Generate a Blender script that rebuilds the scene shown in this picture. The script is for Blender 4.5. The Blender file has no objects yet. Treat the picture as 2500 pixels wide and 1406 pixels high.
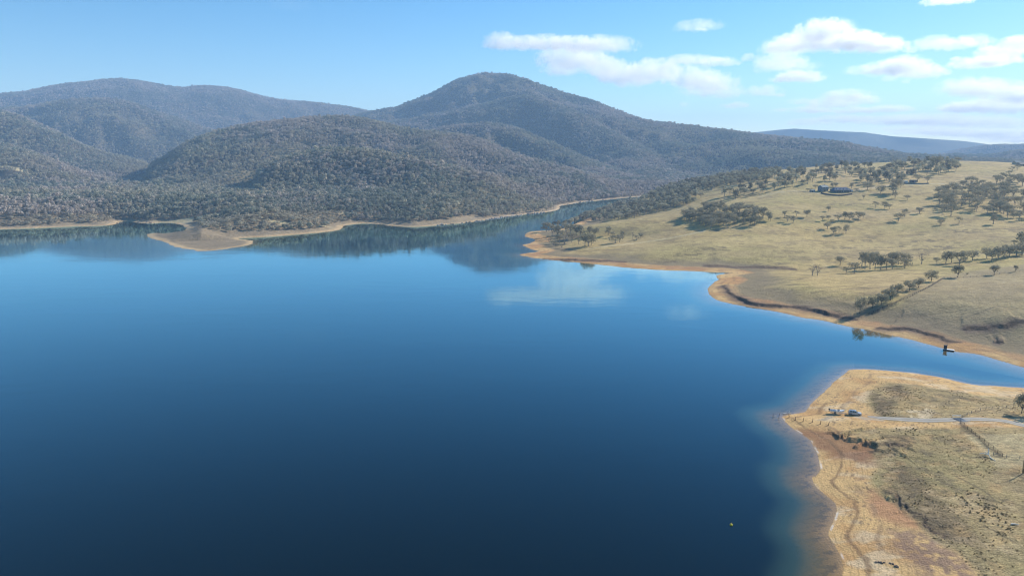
import bpy, bmesh, math, random
import numpy as np
from mathutils import Vector, Matrix

# ------------------------------------------------------------------ camera
S = bpy.context.scene
COL = S.collection
rad = math.radians
CAM_H = 100.0
F_PX, CX, CY = 1785.0, 1250.0, 703.0          # focal length in pixels of a 2500 px wide frame
PITCH = rad(9.94)
cam_d = bpy.data.cameras.new("camera"); cam = bpy.data.objects.new("camera", cam_d); COL.objects.link(cam)
cam.location = (0, 0, CAM_H); cam.rotation_euler = (math.pi / 2 - PITCH, 0, 0)
cam_d.sensor_width = 36.0; cam_d.lens = 36.0 * F_PX / 2500.0
cam_d.clip_start = 1.0; cam_d.clip_end = 60000.0
S.camera = cam

# ------------------------------------------------------------------ light
SUN_AZ, SUN_EL = rad(56), rad(29)             # azimuth clockwise from the viewing direction
sun_dir = Vector((math.sin(SUN_AZ) * math.cos(SUN_EL), math.cos(SUN_AZ) * math.cos(SUN_EL), math.sin(SUN_EL)))
sun_d = bpy.data.lights.new("sun", 'SUN'); sun_d.energy = 4.2; sun_d.angle = rad(0.53); sun_d.color = (1.0, 0.93, 0.82)
sun = bpy.data.objects.new("sun", sun_d); COL.objects.link(sun)
sun.rotation_euler = sun_dir.to_track_quat('Z', 'Y').to_euler()

S.view_settings.view_transform = 'Standard'; S.view_settings.look = 'None'
S.view_settings.gamma = 1.0; S.view_settings.exposure = 0.88
S.view_settings.use_curve_mapping = False
cy = S.cycles
cy.max_bounces = 8; cy.diffuse_bounces = 2; cy.glossy_bounces = 3; cy.transmission_bounces = 4
cy.volume_bounces = 6; cy.volume_step_rate = 1.0; cy.transparent_max_bounces = 12
cy.caustics_reflective = False; cy.caustics_refractive = False
cy.pixel_filter_type = 'BLACKMAN_HARRIS'; cy.filter_width = 1.15
cy.use_denoising = True
try:
    cy.denoiser = 'OPENIMAGEDENOISE'; cy.denoising_input_passes = 'RGB_ALBEDO_NORMAL'
except Exception: pass

# ------------------------------------------------------------------ geometry helpers
SP, CP = math.sin(PITCH), math.cos(PITCH)
def ray(u, v):
    """direction through a point of the 2500 x 1406 frame, unit depth along the optical axis"""
    yu = (CY - v) / F_PX
    return ((u - CX) / F_PX, CP + yu * SP, yu * CP - SP)
def at(u, v, z=0.0):
    d = ray(u, v); t = (z - CAM_H) / d[2]
    return (d[0] * t, d[1] * t)
def at_range(u, v, r):
    d = ray(u, v); t = r / math.hypot(d[0], d[1])
    return (d[0] * t, d[1] * t, CAM_H + d[2] * t)
def az_el(u, v):
    d = ray(u, v)
    return math.atan2(d[0], d[1]), math.atan2(d[2], math.hypot(d[0], d[1]))
def px_of(x, y, z):
    """frame position of world points (arrays)"""
    zz = z - CAM_H
    dep = y * CP - zz * SP
    return CX + F_PX * x / dep, CY - F_PX * (y * SP + zz * CP) / dep

# ------------------------------------------------------------------ sky
W = bpy.data.worlds.new("World"); S.world = W; W.use_nodes = True
wn, wl = W.node_tree.nodes, W.node_tree.links
wn.clear()
def N(nt, typ, **kw):
    n = nt.nodes.new(typ)
    for k, val in kw.items(): setattr(n, k, val)
    return n
def math_node(nt, op, a=None, b=None, c=None, clamp=False):
    n = N(nt, 'ShaderNodeMath', operation=op, use_clamp=clamp)
    for i, x in enumerate((a, b, c)):
        if x is None: continue
        if isinstance(x, (int, float)): n.inputs[i].default_value = x
        else: nt.links.new(x, n.inputs[i])
    return n.outputs[0]
def vmath(nt, op, a=None, b=None):
    n = N(nt, 'ShaderNodeVectorMath', operation=op)
    for i, x in enumerate((a, b)):
        if x is None: continue
        if isinstance(x, (tuple, list)): n.inputs[i].default_value = x
        else: nt.links.new(x, n.inputs[i])
    return n
def mixc(nt, fac, a, b, blend='MIX'):
    n = N(nt, 'ShaderNodeMix', data_type='RGBA', blend_type=blend)
    for s, x in ((n.inputs[0], fac), (n.inputs[6], a), (n.inputs[7], b)):
        if isinstance(x, (int, float)): s.default_value = x
        elif isinstance(x, (tuple, list)): s.default_value = (*x[:3], 1)
        else: nt.links.new(x, s)
    return n.outputs[2]
def noise(nt, vec, scale, detail=4, rough=0.55, dist=0.0, dim='3D'):
    n = N(nt, 'ShaderNodeTexNoise', noise_dimensions=dim)
    n.inputs['Scale'].default_value = scale; n.inputs['Detail'].default_value = detail
    n.inputs['Roughness'].default_value = rough; n.inputs['Distortion'].default_value = dist
    if vec is not None: nt.links.new(vec, n.inputs['Vector'])
    return n.outputs['Fac']
def maprange(nt, v, a, b, c=0.0, d=1.0, smooth=True):
    n = N(nt, 'ShaderNodeMapRange', interpolation_type='SMOOTHSTEP' if smooth else 'LINEAR')
    nt.links.new(v, n.inputs[0])
    for i, x in enumerate((a, b, c, d)): n.inputs[i + 1].default_value = x
    return n.outputs[0]

def build_sky():
    nt = W.node_tree
    sky = N(nt, 'ShaderNodeTexSky', sky_type='NISHITA', sun_disc=False, sun_elevation=SUN_EL, sun_rotation=SUN_AZ,
            altitude=900.0, air_density=1.0, dust_density=SKY_DUST, ozone_density=SKY_OZONE)
    b = N(nt, 'ShaderNodeBackground'); b.inputs[1].default_value = SKY_STRENGTH
    hs = N(nt, 'ShaderNodeHueSaturation'); hs.inputs['Saturation'].default_value = SKY_SAT; hs.inputs['Hue'].default_value = SKY_HUE
    wl.new(sky.outputs[0], hs.inputs['Color']); wl.new(hs.outputs[0], b.inputs[0])
    out = N(nt, 'ShaderNodeOutputWorld'); wl.new(b.outputs[0], out.inputs[0])
SKY_DUST, SKY_OZONE, SKY_STRENGTH, SKY_SAT, SKY_HUE = 0.25, 2.2, 0.091, 1.37, 0.4972
build_sky()

# ------------------------------------------------------------------ number helpers
def sstep(x, a, b):
    t = np.clip((x - a) / (b - a), 0, 1); return t * t * (3 - 2 * t)
def vnoise(x, y, seed=0):
    xi = np.floor(x).astype(np.int64); yi = np.floor(y).astype(np.int64)
    fx = x - xi; fy = y - yi
    fx = fx * fx * fx * (fx * (fx * 6 - 15) + 10); fy = fy * fy * fy * (fy * (fy * 6 - 15) + 10)
    def h(a, b):
        n = ((a * 374761393 + b * 668265263 + seed * 1274126177) & 0xffffffff).astype(np.uint64)
        n = ((n ^ (n >> np.uint64(13))) * np.uint64(1274126177)) & np.uint64(0xffffffff)
        n = ((n ^ (n >> np.uint64(15))) * np.uint64(2246822519)) & np.uint64(0xffffffff)
        return (n ^ (n >> np.uint64(16))).astype(np.float64) / 4294967295.0
    a, b, c, d = h(xi, yi), h(xi + 1, yi), h(xi, yi + 1), h(xi + 1, yi + 1)
    return (a + (b - a) * fx) * (1 - fy) + (c + (d - c) * fx) * fy
def fbm(x, y, size, octv=4, seed=0, gain=.5):
    """0..1 noise with features of about `size` metres"""
    s = np.zeros_like(x, dtype=np.float64); a, tot = 1.0, 0.0; f = 1.0 / size
    for o in range(octv):
        if size < 60:
            cr, sr = math.cos(.65 + 1.13 * o), math.sin(.65 + 1.13 * o); x, y = x * cr - y * sr, x * sr + y * cr
        s += a * vnoise(x * f + 17.3 * o, y * f - 9.1 * o, seed + o * 7); tot += a; a *= gain; f *= 2.03
    return s / tot
def seg_dist(px, py, pts, closed=False, chunk=60000):
    """distance to a polyline, index of the nearest segment, side (+ = left of travel)"""
    P = np.asarray(pts, float); A = P if closed else P[:-1]; B = np.roll(P, -1, 0) if closed else P[1:]
    D = B - A; L2 = np.maximum((D ** 2).sum(1), 1e-9)
    n = px.size; X, Y = px.ravel(), py.ravel()
    best = np.empty(n); idx = np.empty(n, int); side = np.empty(n)
    for i in range(0, n, chunk):
        x = X[i:i + chunk, None]; y = Y[i:i + chunk, None]
        wx, wy = x - A[None, :, 0], y - A[None, :, 1]
        t = np.clip((wx * D[None, :, 0] + wy * D[None, :, 1]) / L2, 0, 1)
        ex, ey = wx - t * D[None, :, 0], wy - t * D[None, :, 1]
        d2 = ex * ex + ey * ey; k = d2.argmin(1); r = np.arange(k.size)
        best[i:i + chunk] = np.sqrt(d2[r, k]); idx[i:i + chunk] = k
        side[i:i + chunk] = D[k, 0] * wy[r, k] - D[k, 1] * wx[r, k]
    return best.reshape(px.shape), idx.reshape(px.shape), side.reshape(px.shape)
def inside(px, py, pts):
    P = np.asarray(pts, float); r = np.zeros(px.shape, bool); j = len(P) - 1
    for i in range(len(P)):
        xi, yi = P[i]; xj, yj = P[j]
        if yi != yj:
            c = (yi > py) != (yj > py)
            r ^= c & (px < (xj - xi) * (py - yi) / (yj - yi) + xi)
        j = i
    return r
def poly_sd(px, py, pts):
    d, _, _ = seg_dist(px, py, pts, True)
    return np.where(inside(px, py, pts), d, -d)
def smooth_line(pts, n=4):
    """Catmull-Rom through points, so that traced shores lose their corners"""
    P = [np.array(p, float) for p in pts]; out = []
    for i in range(len(P) - 1):
        p0, p1, p2, p3 = P[max(i - 1, 0)], P[i], P[i + 1], P[min(i + 2, len(P) - 1)]
        for k in range(n):
            t = k / n
            out.append(0.5 * ((2 * p1) + (p2 - p0) * t + (2 * p0 - 5 * p1 + 4 * p2 - p3) * t * t + (3 * p1 - p0 - 3 * p2 + p3) * t ** 3))
    out.append(P[-1]); return [tuple(p) for p in out]

# ------------------------------------------------------------------ shores of the lake (water level z = 0)
FAR_SHORE = [(-900,572),(-500,568),(-200,564),(0,560),(90,557),(180,553),(259,551),(288,546),(295,541),(324,542),(360,546),(396,544),(439,548),(457,560),
 (421,571),(374,569),(360,575),(371,582),(396,589),(418,598),(450,607),(504,613),(576,604),(617,595),(612,587),(583,582),(660,578),(720,573),(780,568),
 (820,563),(836,557),(838,552),(860,548),(890,546),(920,547),(960,552),(1020,554),(1080,549),(1130,545),(1180,538),(1230,530),(1280,524),(1330,519),
 (1360,513),(1366,508),(1368,503),(1385,500),(1420,494),(1460,490),(1500,486),(1540,482),(1600,478)]
HILL_SHORE = [(1620,482),(1550,495),(1510,508),(1440,532),(1375,558),(1331,563),(1298,565),(1284,572),(1284,579),(1301,583),(1306,588),(1292,594),(1276,599),
 (1292,606),(1312,614),(1285,618),(1267,622),(1290,628),(1340,634),(1400,640),(1480,648),(1550,655),(1620,660),(1680,662),(1740,664),(1778,667),(1758,671),
 (1750,677),(1756,683),(1738,695),(1728,708),(1735,722),(1760,735),(1800,745),(1850,752),(1900,762),(1960,775),(2010,782),(2070,797),(2130,807),(2190,822),
 (2240,833),(2285,845),(2330,858),(2380,864),(2440,880),(2500,897),(2600,925),(2700,945),(2850,970)]
POINT_SHORE = [(2850,990),(2700,972),(2600,958),(2500,947),(2440,943),(2370,937),(2300,922),(2240,913),(2180,907),(2130,903),(2075,904),(2055,918),(2030,940),(2005,963),
 (1985,982),(1972,998),(1963,1004),(1935,1010),(1912,1014),(1907,1020),(1925,1040),(1950,1055),(1975,1072),(1990,1095),(2000,1120),(2000,1145),(1990,1158),
 (1980,1164),(1990,1185),(2012,1205),(2037,1228),(2041,1250),(2035,1272),(2022,1302),(2028,1318),(2046,1345),(2056,1375),(2058,1406),(2040,1520),(2060,1800)]
def world_line(pts, z=0.0, n=4): return smooth_line([at(u, v, z) for u, v in pts], n)
fs, hs_, ps = world_line(FAR_SHORE), world_line(HILL_SHORE), world_line(POINT_SHORE)
LAKE = fs + hs_ + ps + [(70, 60), (90, -60), (110, -300), (-3500, -300), (-3500, 1100)]
LAKE_TAG = np.array([0] * len(fs) + [1] * len(hs_) + [2] * len(ps) + [2, 2, 2, 3, 0])   # 0 far side, 1 hill, 2 near point, 3 open water

# ------------------------------------------------------------------ terrain heights
# crest lines of the hills: (frame x, frame y, range, width of the front slope, width of the back slope)
CRESTS = {
 'back_range': dict(r=[(-400,7000),(1000,7000)], wf=2300, wb=2500, pts=[(-500,285),(-300,262),(-100,245),(0,232),(60,226),(110,215),(180,206),(250,197),(300,196),(360,203),(400,212),(440,217),
   (500,210),(560,216),(610,229),(650,240),(700,247),(780,254),(850,262),(890,270),(950,284),(1010,305),(1100,350)]),
 'mountain': dict(r=[(700,5600),(1190,5400),(1560,4700),(2200,3900),(2800,3700)], wf=1900, wb=1800, pts=[(700,345),(780,304),(860,287),(880,279),(920,271),(960,267),(1010,248),(1060,228),(1090,210),(1120,195),
   (1150,189),(1180,184),(1205,185),(1250,190),(1290,203),(1330,217),(1380,232),(1440,245),(1500,268),(1560,292),(1600,303),(1680,310),(1740,316),(1830,328),(1900,334),(2000,344),
   (2060,350),(2120,363),(2200,377),(2280,384),(2380,389),(2500,392),(2800,396)]),
 'shoulder': dict(r=[(900,4300),(1290,4300),(1690,3300)], wf=950, wb=700, pts=[(820,330),(900,302),(1000,292),(1100,272),(1180,255),(1240,240),(1290,234),(1340,246),(1400,269),(1460,301),(1520,333),(1580,366),(1640,404),(1690,432),(1740,450)]),
 'lower_shoulder': dict(r=[(900,3500),(1250,3400),(1650,2700)], wf=700, wb=450, pts=[(1000,330),(1100,306),(1200,300),(1260,312),(1330,342),(1400,373),(1480,406),(1560,436),(1650,450),(1720,458)]),
 'east_spur': dict(r=[(1700,3600),(2200,3000)], wf=700, wb=600, pts=[(1640,420),(1700,380),(1760,362),(1830,360),(1900,366),(1980,374),(2060,380),(2140,386),(2250,392),(2400,396)]),
 'near_spur': dict(r=[(380,2700),(820,2900),(1180,2600),(1560,2180)], wf=1000, wb=900, pts=[(330,420),(400,386),(450,352),(500,330),(560,312),(620,301),(700,293),(760,289),(822,285),(880,289),(916,296),(988,314),
   (1060,325),(1132,332),(1186,346),(1240,371),(1294,389),(1348,400),(1402,418),(1474,440),(1546,461),(1600,472),(1650,478)]),
 'low_spur': dict(r=[(640,1900),(1000,1800),(1348,1700)], wf=480, wb=420, pts=[(600,420),(700,384),(780,368),(860,364),(916,371),(1024,390),(1132,417),(1222,435),(1276,461),(1330,486),(1350,500)]),
 'west_hill': dict(r=[(-300,5300),(600,4700)], wf=1200, wb=1000, pts=[(-400,330),(-200,295),(0,268),(60,261),(130,251),(200,244),(270,241),(330,253),(380,273),(430,289),(480,306),(540,323),(600,337),(680,360)]),
 'west_spur': dict(r=[(-300,4400),(320,3500)], wf=1300, wb=600, pts=[(-500,290),(-200,256),(-60,264),(0,273),(47,285),(94,303),(144,325),(200,353),(252,372),(320,388),(400,410)]),
 'west_foot': dict(r=[(-300,3100),(260,2600)], wf=800, wb=400, pts=[(-400,345),(-100,345),(0,353),(54,364),(108,382),(162,404),(220,425),(300,445)]),
 'far_range': dict(r=[(1500,9900),(2800,9900)], wf=2600, wb=1500, pts=[(1400,372),(1600,352),(1750,334),(1840,324),(1900,318),(1940,315),(2000,319),(2060,322),(2110,324),(2180,334),(2250,338),(2350,345),(2390,350),(2450,358),(2600,372)]),
 'far_ridge': dict(r=[(2200,7600),(2800,7600)], wf=1500, wb=1200, pts=[(2180,398),(2260,386),(2300,377),(2340,366),(2400,356),(2440,352),(2500,353),(2600,350),(2800,346)]),
 'mid_ridge': dict(r=[(2200,5200),(2800,5200)], wf=1300, wb=1500, pts=[(2200,392),(2260,381),(2320,379),(2400,380),(2440,376),(2480,369),(2540,362),(2700,352),(2850,350)]),
}
def prep_crests():
    for name, c in CRESTS.items():
        ru, rr = zip(*c['r']); th, R, Z = [], [], []
        for (u, v) in c['pts']:
            r = float(np.interp(u, ru, rr)); tree = 0 if r > 7000 else 7
            x, y, z = at_range(u, v, r)
            th.append(math.atan2(x, y)); R.append(r); Z.append(z - tree)
        fine = np.linspace(th[0], th[-1], 900); k = np.hanning(15 if name in ('mountain', 'back_range', 'far_range') else 31); k /= k.sum()
        pad = len(k) // 2
        sm = lambda a: np.convolve(np.pad(np.interp(fine, th, a), pad, mode='edge'), k, 'valid')
        c['th'], c['R'], c['Z'] = fine, sm(R), sm(Z)
prep_crests()
# open hill on the near side: control points (frame x, frame y, height)
HILL_PTS = [(1560,486,13.3),(1620,462,36.6),(1680,447,50.5),(1740,436,60.6),(1820,424,71.4),(1900,417,77.8),(2000,408,85.3),(2100,401,91.0),(2200,395,96.0),(2320,393,97.6),(2420,396,95.1),(2500,400,91.9),(2620,404,88.6),(2750,408,85.3),(1480,552,17.4),(1560,533,20.0),(1650,515,25.3),(1500,580,7.3),(1560,570,12.7),(1700,560,18.9),(1700,610,9.6),(1600,610,8.4),(1450,590,6.3),(1400,598,3.7),(1900,560,21.3),(1900,610,10.8),(1800,520,33.7),(1900,500,40.3),(1750,480,42.5),(2040,470,52.4),(1950,470,52.2),(1980,435,69.3),(1860,450,60.4),(2130,620,9.3),(2130,580,16.2),(2130,520,33.4),(2130,470,52.4),(2130,430,72.3),(2200,446,64.6),(2300,600,15.5),(2300,580,19.3),(2300,520,35.5),(2300,460,58.0),(2300,430,73.1),(2420,590,19.5),(2420,570,23.6),(2420,520,36.2),(2420,460,58.4),(2420,430,73.4),(2500,560,26.0),(2500,500,43.0),(2500,460,58.4),(2650,560,26.0),(2650,500,43.0),(2650,440,68.1),(1985,668,1.8),(2060,662,3.2),(2130,655,5),(2220,648,7),(2300,640,9.2),(2400,623,12.5),(2500,605,16.5),(2650,585,22),(1850,690,4.6),(1930,688,6.5),(2000,700,8),(2100,695,9.5),(2200,690,11),(2300,680,12.5),(2400,670,14.2),(2500,655,16.5),(2650,640,20),(1900,674,6.2),(2000,678,7.6),(2200,664,9.8),(1900,720,5.0),(2000,740,5.2),(2060,750,5.5),(2150,740,8.2),(2300,760,9.2),(2300,808,5),(2400,815,5.4),(2450,830,5.2),(2450,740,13.5),(2600,760,15),(2200,800,4.6),(2480,860,3.4),(2600,880,4)]
def make_tps(pts3):
    P = np.array(pts3, float); sc = 400.0; A = P[:, :2] / sc; n = len(P)
    def U(r2): return np.where(r2 > 1e-12, r2 * np.log(np.maximum(r2, 1e-12)), 0)
    K = U(((A[:, None] - A[None]) ** 2).sum(-1)) + np.eye(n) * 0.002
    Q = np.c_[np.ones(n), A]; M = np.zeros((n + 3, n + 3)); M[:n, :n] = K; M[:n, n:] = Q; M[n:, :n] = Q.T
    w = np.linalg.solve(M, np.r_[P[:, 2], 0, 0, 0])
    def f(x, y):
        x = np.asarray(x) / sc; y = np.asarray(y) / sc; out = np.empty(x.size)
        xs, ys = x.ravel(), y.ravel()
        for i in range(0, xs.size, 20000):
            a, b = xs[i:i + 20000, None], ys[i:i + 20000, None]
            out[i:i + 20000] = (U((a - A[:, 0]) ** 2 + (b - A[:, 1]) ** 2) * w[:n]).sum(1) + w[n] + w[n + 1] * a[:, 0] + w[n + 2] * b[:, 0]
        return out.reshape(x.shape)
    return f
hill_ctrl = [(*at(u, v, z), z) for u, v, z in HILL_PTS]
hill_ctrl += [(x, y, 0.0) for x, y in hs_[::6]]
for u, v, z, r in [(1560,486,12,2150),(1740,436,40,2000),(1900,417,62,2000),(2100,401,74,2050),(2320,393,80,2100),(2500,400,78,2100),(2750,408,78,2100)]:
    x, y, _ = at_range(u, v, r); hill_ctrl.append((x, y, z))
hill_tps = make_tps(hill_ctrl)
# eroded banks: (frame points at height z, step height, sharpness in metres); land lies on the left of travel when flipped is False
def bank(pts, z, h, w, fall=30.0, ramp=(1, 1)):
    L = smooth_line([at(u, v, z) for u, v in pts], 5); r_ = random.Random(len(pts)); j = 1.5 if w < .5 else 1.0
    L = [L[0]] + [(a + r_.uniform(-j, j), b + r_.uniform(-j, j)) for a, b in L[1:-1]] + [L[-1]]
    return dict(ramp=ramp, line=smooth_line(L, 2), h=h, w=w, fall=fall)
BANKS = [
 bank([(1764,690),(1772,704),(1790,720),(1818,733),(1860,741),(1900,745),(1935,747),(1965,753),(2000,760),(2040,768),(2072,774),(2104,781)], 2.2, 1.9, .6, 45, (.25, 1.5)),
 bank([(2128,790),(2164,798),(2222,803),(2248,809),(2284,818),(2322,830),(2356,837)], 2.2, .9, .6, 40),
 bank([(2405,822),(2440,826),(2465,829)], 4.5, 0.9, .8, 25),
 bank([(2336,793),(2392,798),(2450,800),(2530,801)], 6.5, 0.9, .7, 30),
 bank([(1704,649),(1788,653),(1880,656),(1960,661)], 1.5, 1.0, .8, 30),
 bank([(1310,628),(1326,630),(1396,634),(1470,638),(1536,642)], 1.2, 0.9, .8, 30),
 bank([(2010,1032),(2029,1039),(2063,1050),(2084,1058),(2110,1068),(2133,1076),(2134,1088),(2136,1098)], 4.0, 1.15, .4, 10),
 bank([(2133,1076),(2162,1074),(2201,1076),(2240,1077)], 4.6, 0.6, .3, 8),
 bank([(2160,1180),(2170,1187),(2196,1204),(2214,1226),(2235,1243),(2261,1264),(2271,1286),(2292,1292),(2330,1325)], 3.6, .95, .32, 9),
]
def far_heights(th, r, sd, x, y):
    """wooded country beyond the lake, from its crest lines"""
    base = 21 * (1 - np.exp(-sd / 420.0)) * (0.55 + 0.9 * fbm(x, y, 420, 3, 5)) + 0.03 * np.minimum(sd, 60)
    z = base
    for i, (name, c) in enumerate(CRESTS.items()):
        m = (th > c['th'][0]) & (th < c['th'][-1])
        if not m.any(): continue
        R = np.interp(th, c['th'], c['R']); Z = np.interp(th, c['th'], c['Z'])
        edge = sstep(th, c['th'][0], c['th'][0] + .02) * (1 - sstep(th, c['th'][-1] - .02, c['th'][-1]))
        sz = 1.0 if c['wf'] > 900 else .6
        wv = 1 + 0.32 * (fbm(x, y, 700 * sz, 3, 30 + i) - .5)
        t = np.where(r < R, (R - r) / (c['wf'] * wv), (r - R) / (c['wb'] * wv))
        prof = np.where(t < 1, 0.5 * (1 + np.cos(math.pi * np.clip(t, 0, 1))), 0)
        gul = 1 - np.abs(2 * fbm(x, y, 520 * sz, 4, 60 + i, .55) - 1) * 1.6       # ridged: spurs and gullies down the slope
        gul2 = 1 - np.abs(2 * fbm(x, y, 170 * sz, 3, 90 + i, .55) - 1) * 1.6
        tc = np.clip(t, 0, 1); amp = 5.5 * tc * tc * (1 - tc)
        h = Z * prof * (1 + amp * (.42 if name in ('back_range', 'far_range') else 1.0) * (0.75 * (gul - .55) + .22 * (gul2 - .5))) * edge
        k = 10.0
        d = h - z; z = 0.5 * (z + h + np.sqrt(d * d + k * k))   # soft maximum
    z = z * sstep(sd, -5, 160) + base * (1 - sstep(sd, -5, 160)) * 1.0
    return np.where(sd > 0, z, 0)
def terrain(x, y):
    """height, signed distance to the shore (+ on land), zone (0 far, 1 hill, 2 near point), nearest bank distance"""
    r = np.hypot(x, y); th = np.arctan2(x, y)
    jx = (fbm(x, y, 14, 3, 3) - .5) * np.clip(r / 160, .9, 5); jy = (fbm(x, y, 14, 3, 4) - .5) * np.clip(r / 100, 1.2, 9)
    X, Y = x + jx, y + jy
    d, idx, _ = seg_dist(X, Y, LAKE, True)
    wet = inside(X, Y, LAKE); sd = np.where(wet, -d, d); zone = LAKE_TAG[idx].copy()
    zone[zone == 3] = 2
    zone = np.where((zone == 2) & (y > 420), 1, zone)
    zone = np.where((zone == 0) & (th > rad(10)) & (r < 1560) & (~wet), 1, zone)
    zone = np.where((zone == 1) & (r > 2150), 0, zone)
    z = np.zeros_like(x)
    bed = -0.10 * d - 0.0016 * d * d
    bed = np.where(zone == 2, -0.12 * d - 0.009 * d * d, bed)
    und = (fbm(x, y, 60, 3, 8) - .5)
    m = (~wet) & (zone != 2) & (r > 1000)
    zf = np.zeros_like(x); zf[m] = far_heights(th[m], r[m], sd[m], x[m], y[m])
    m = (~wet) & (zone == 1) | ((~wet) & (th > rad(9)) & (r > 1500) & (r < 2300))
    zh = np.full_like(x, -50.0)
    if m.any():
        t = hill_tps(x[m], y[m]); s = sd[m]
        t = np.maximum(t, .3) + 3.0 * (fbm(x[m], y[m], 110, 4, 12) - .5) * sstep(s, 15, 120)
        bz = 0.085 * np.minimum(s, 14) + 0.02 * s
        zh[m] = np.minimum(t, bz) * (1 - sstep(s, 12, 70)) + t * sstep(s, 12, 70)
        zh[m] += .35 * (fbm(x[m], y[m], 22, 3, 14) - .5) * sstep(s, 2, 12)
        zh[m] += (-60) * sstep(r[m], 1900, 2250)
    zn = 0.10 * np.minimum(d, 6) + 0.075 * np.clip(d - 6, 0, 20) + 0.042 * np.clip(d - 26, 0, 60) + 1.1 * (fbm(x, y, 30, 4, 21) - .5) * sstep(d, 3, 22) + .22 * (fbm(x, y, 5, 3, 22) - .5) * sstep(d, 1, 5)
    z = np.where(zone == 2, zn, np.maximum(zf, zh))
    z = np.where((zone == 1) & (r < 1500), zh, z)
    z = np.where(wet, bed, np.maximum(z, 0.02 + .02 * np.minimum(d, 3)))
    bmin = np.full_like(x, 99.0)
    for b in BANKS:
        L = np.array(b['line']); lo, hi = L.min(0) - 60, L.max(0) + 60
        m = (x > lo[0]) & (x < hi[0]) & (y > lo[1]) & (y < hi[1]) & (~wet)
        if not m.any(): continue
        jk = np.clip(b['w'] / .6, .6, 1.3); xx = x[m] + ((fbm(x[m], y[m], 9, 2, 41) - .5) * 3.6 + (fbm(x[m], y[m], 2.4, 2, 44) - .5) * 1.6) * jk; yy = y[m] + ((fbm(x[m], y[m], 9, 2, 42) - .5) * 3.6 + (fbm(x[m], y[m], 2.4, 2, 45) - .5) * 1.6) * jk
        dd, k, sdn = seg_dist(xx, yy, L); sg = dd * np.sign(sdn)
        Dv = np.diff(L, axis=0); ln = np.hypot(Dv[:, 0], Dv[:, 1]); cum = np.r_[0, np.cumsum(ln)]
        tp = np.clip(((xx - L[k, 0]) * Dv[k, 0] + (yy - L[k, 1]) * Dv[k, 1]) / ln[k] ** 2, 0, 1)
        arc = cum[k] + tp * ln[k]; ends = np.minimum(arc, cum[-1] - arc)          # fades to nothing at both ends
        along = k / (len(L) - 1.0)
        step = b['h'] * (sstep(sg, -b['w'], b['w'])) * np.where(sg > 0, np.exp(-np.maximum(sg, 0) / b['fall']), 1)
        vary = np.clip(-.25 + 2.2 * fbm(x[m], y[m], 22, 3, 43), .12, 1.5)
        z[m] += step * sstep(ends, 0, min(22, .3 * float(np.hypot(*np.diff(L, axis=0).T).sum()))) * vary * (b['ramp'][0] + (b['ramp'][1] - b['ramp'][0]) * along) * np.where(sg > 0, 1, sstep(-sg, 6, 3))
        bmin[m] = np.minimum(bmin[m], np.abs(sg) + 20 * (1 - sstep(ends, 0, 5)))
    return z, sd, zone, bmin

# ------------------------------------------------------------------ polar terrain grid (finer where the photograph shows more)
th_l = np.arange(rad(-46), rad(-1), rad(.125)); th_r = np.arange(rad(-1), rad(46), rad(.066))
TH = np.concatenate([th_l, th_r])
def geo_steps(a, b, q):
    n = int(math.log(b / a) / math.log(1 + q)); return np.geomspace(a, b, n, endpoint=False)
RR = np.concatenate([geo_steps(70, 150, .02), geo_steps(150, 700, .0034), geo_steps(700, 2500, .006), geo_steps(2500, 11200, .013)])
GT, GR = np.meshgrid(TH, RR)                        # rows: range, columns: azimuth
GX, GY = GR * np.sin(GT), GR * np.cos(GT)
GZ, GSD, GZONE, GBANK = terrain(GX, GY)
def col_of(th): return np.interp(th, TH, np.arange(TH.size))
def row_of(r): return np.interp(r, RR, np.arange(RR.size))
def grid_at(A, x, y):
    x = np.asarray(x, float); y = np.asarray(y, float)
    c = col_of(np.arctan2(x, y)); r = row_of(np.hypot(x, y))
    c0 = np.clip(np.floor(c).astype(int), 0, TH.size - 2); r0 = np.clip(np.floor(r).astype(int), 0, RR.size - 2)
    fc, fr = c - c0, r - r0
    return (A[r0, c0] * (1 - fc) + A[r0, c0 + 1] * fc) * (1 - fr) + (A[r0 + 1, c0] * (1 - fc) + A[r0 + 1, c0 + 1] * fc) * fr
def ground_z(x, y): return float(grid_at(GZ, x, y))
def on_ground(u, v, rmin=120.0):
    """where the sight line through a frame point first meets land or water"""
    d = ray(u, v); th = math.atan2(d[0], d[1]); tanel = d[2] / math.hypot(d[0], d[1])
    rr = np.geomspace(rmin, 16000, 2600); x, y = rr * math.sin(th), rr * math.cos(th)
    z = np.maximum(grid_at(GZ, x, y), 0); hit = np.nonzero(z >= CAM_H + tanel * rr)[0]
    if not hit.size: return None
    r = rr[hit[0]]; x, y = r * math.sin(th), r * math.cos(th)
    return (x, y, max(ground_z(x, y), 0))
def depth_of(x, y, z): return y * CP - (z - CAM_H) * SP

# ------------------------------------------------------------------ materials
def new_mat(name):
    m = bpy.data.materials.new(name); m.use_nodes = True; m.node_tree.nodes.clear(); return m, m.node_tree
def out_surf(nt, sh, disp=None):
    o = N(nt, 'ShaderNodeOutputMaterial'); nt.links.new(sh, o.inputs[0])
def attr(nt, name, typ='GEOMETRY'):
    n = N(nt, 'ShaderNodeAttribute', attribute_name=name, attribute_type=typ); return n
def principled(nt, col, rough=.9, metal=0.0, normal=None, spec=.3):
    p = N(nt, 'ShaderNodeBsdfPrincipled'); p.inputs['Roughness'].default_value = rough; p.inputs['Metallic'].default_value = metal
    p.inputs['Specular IOR Level'].default_value = spec
    if isinstance(col, (tuple, list)): p.inputs['Base Color'].default_value = (*col[:3], 1)
    else: nt.links.new(col, p.inputs['Base Color'])
    if normal is not None: nt.links.new(normal, p.inputs['Normal'])
    return p.outputs[0]
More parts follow.
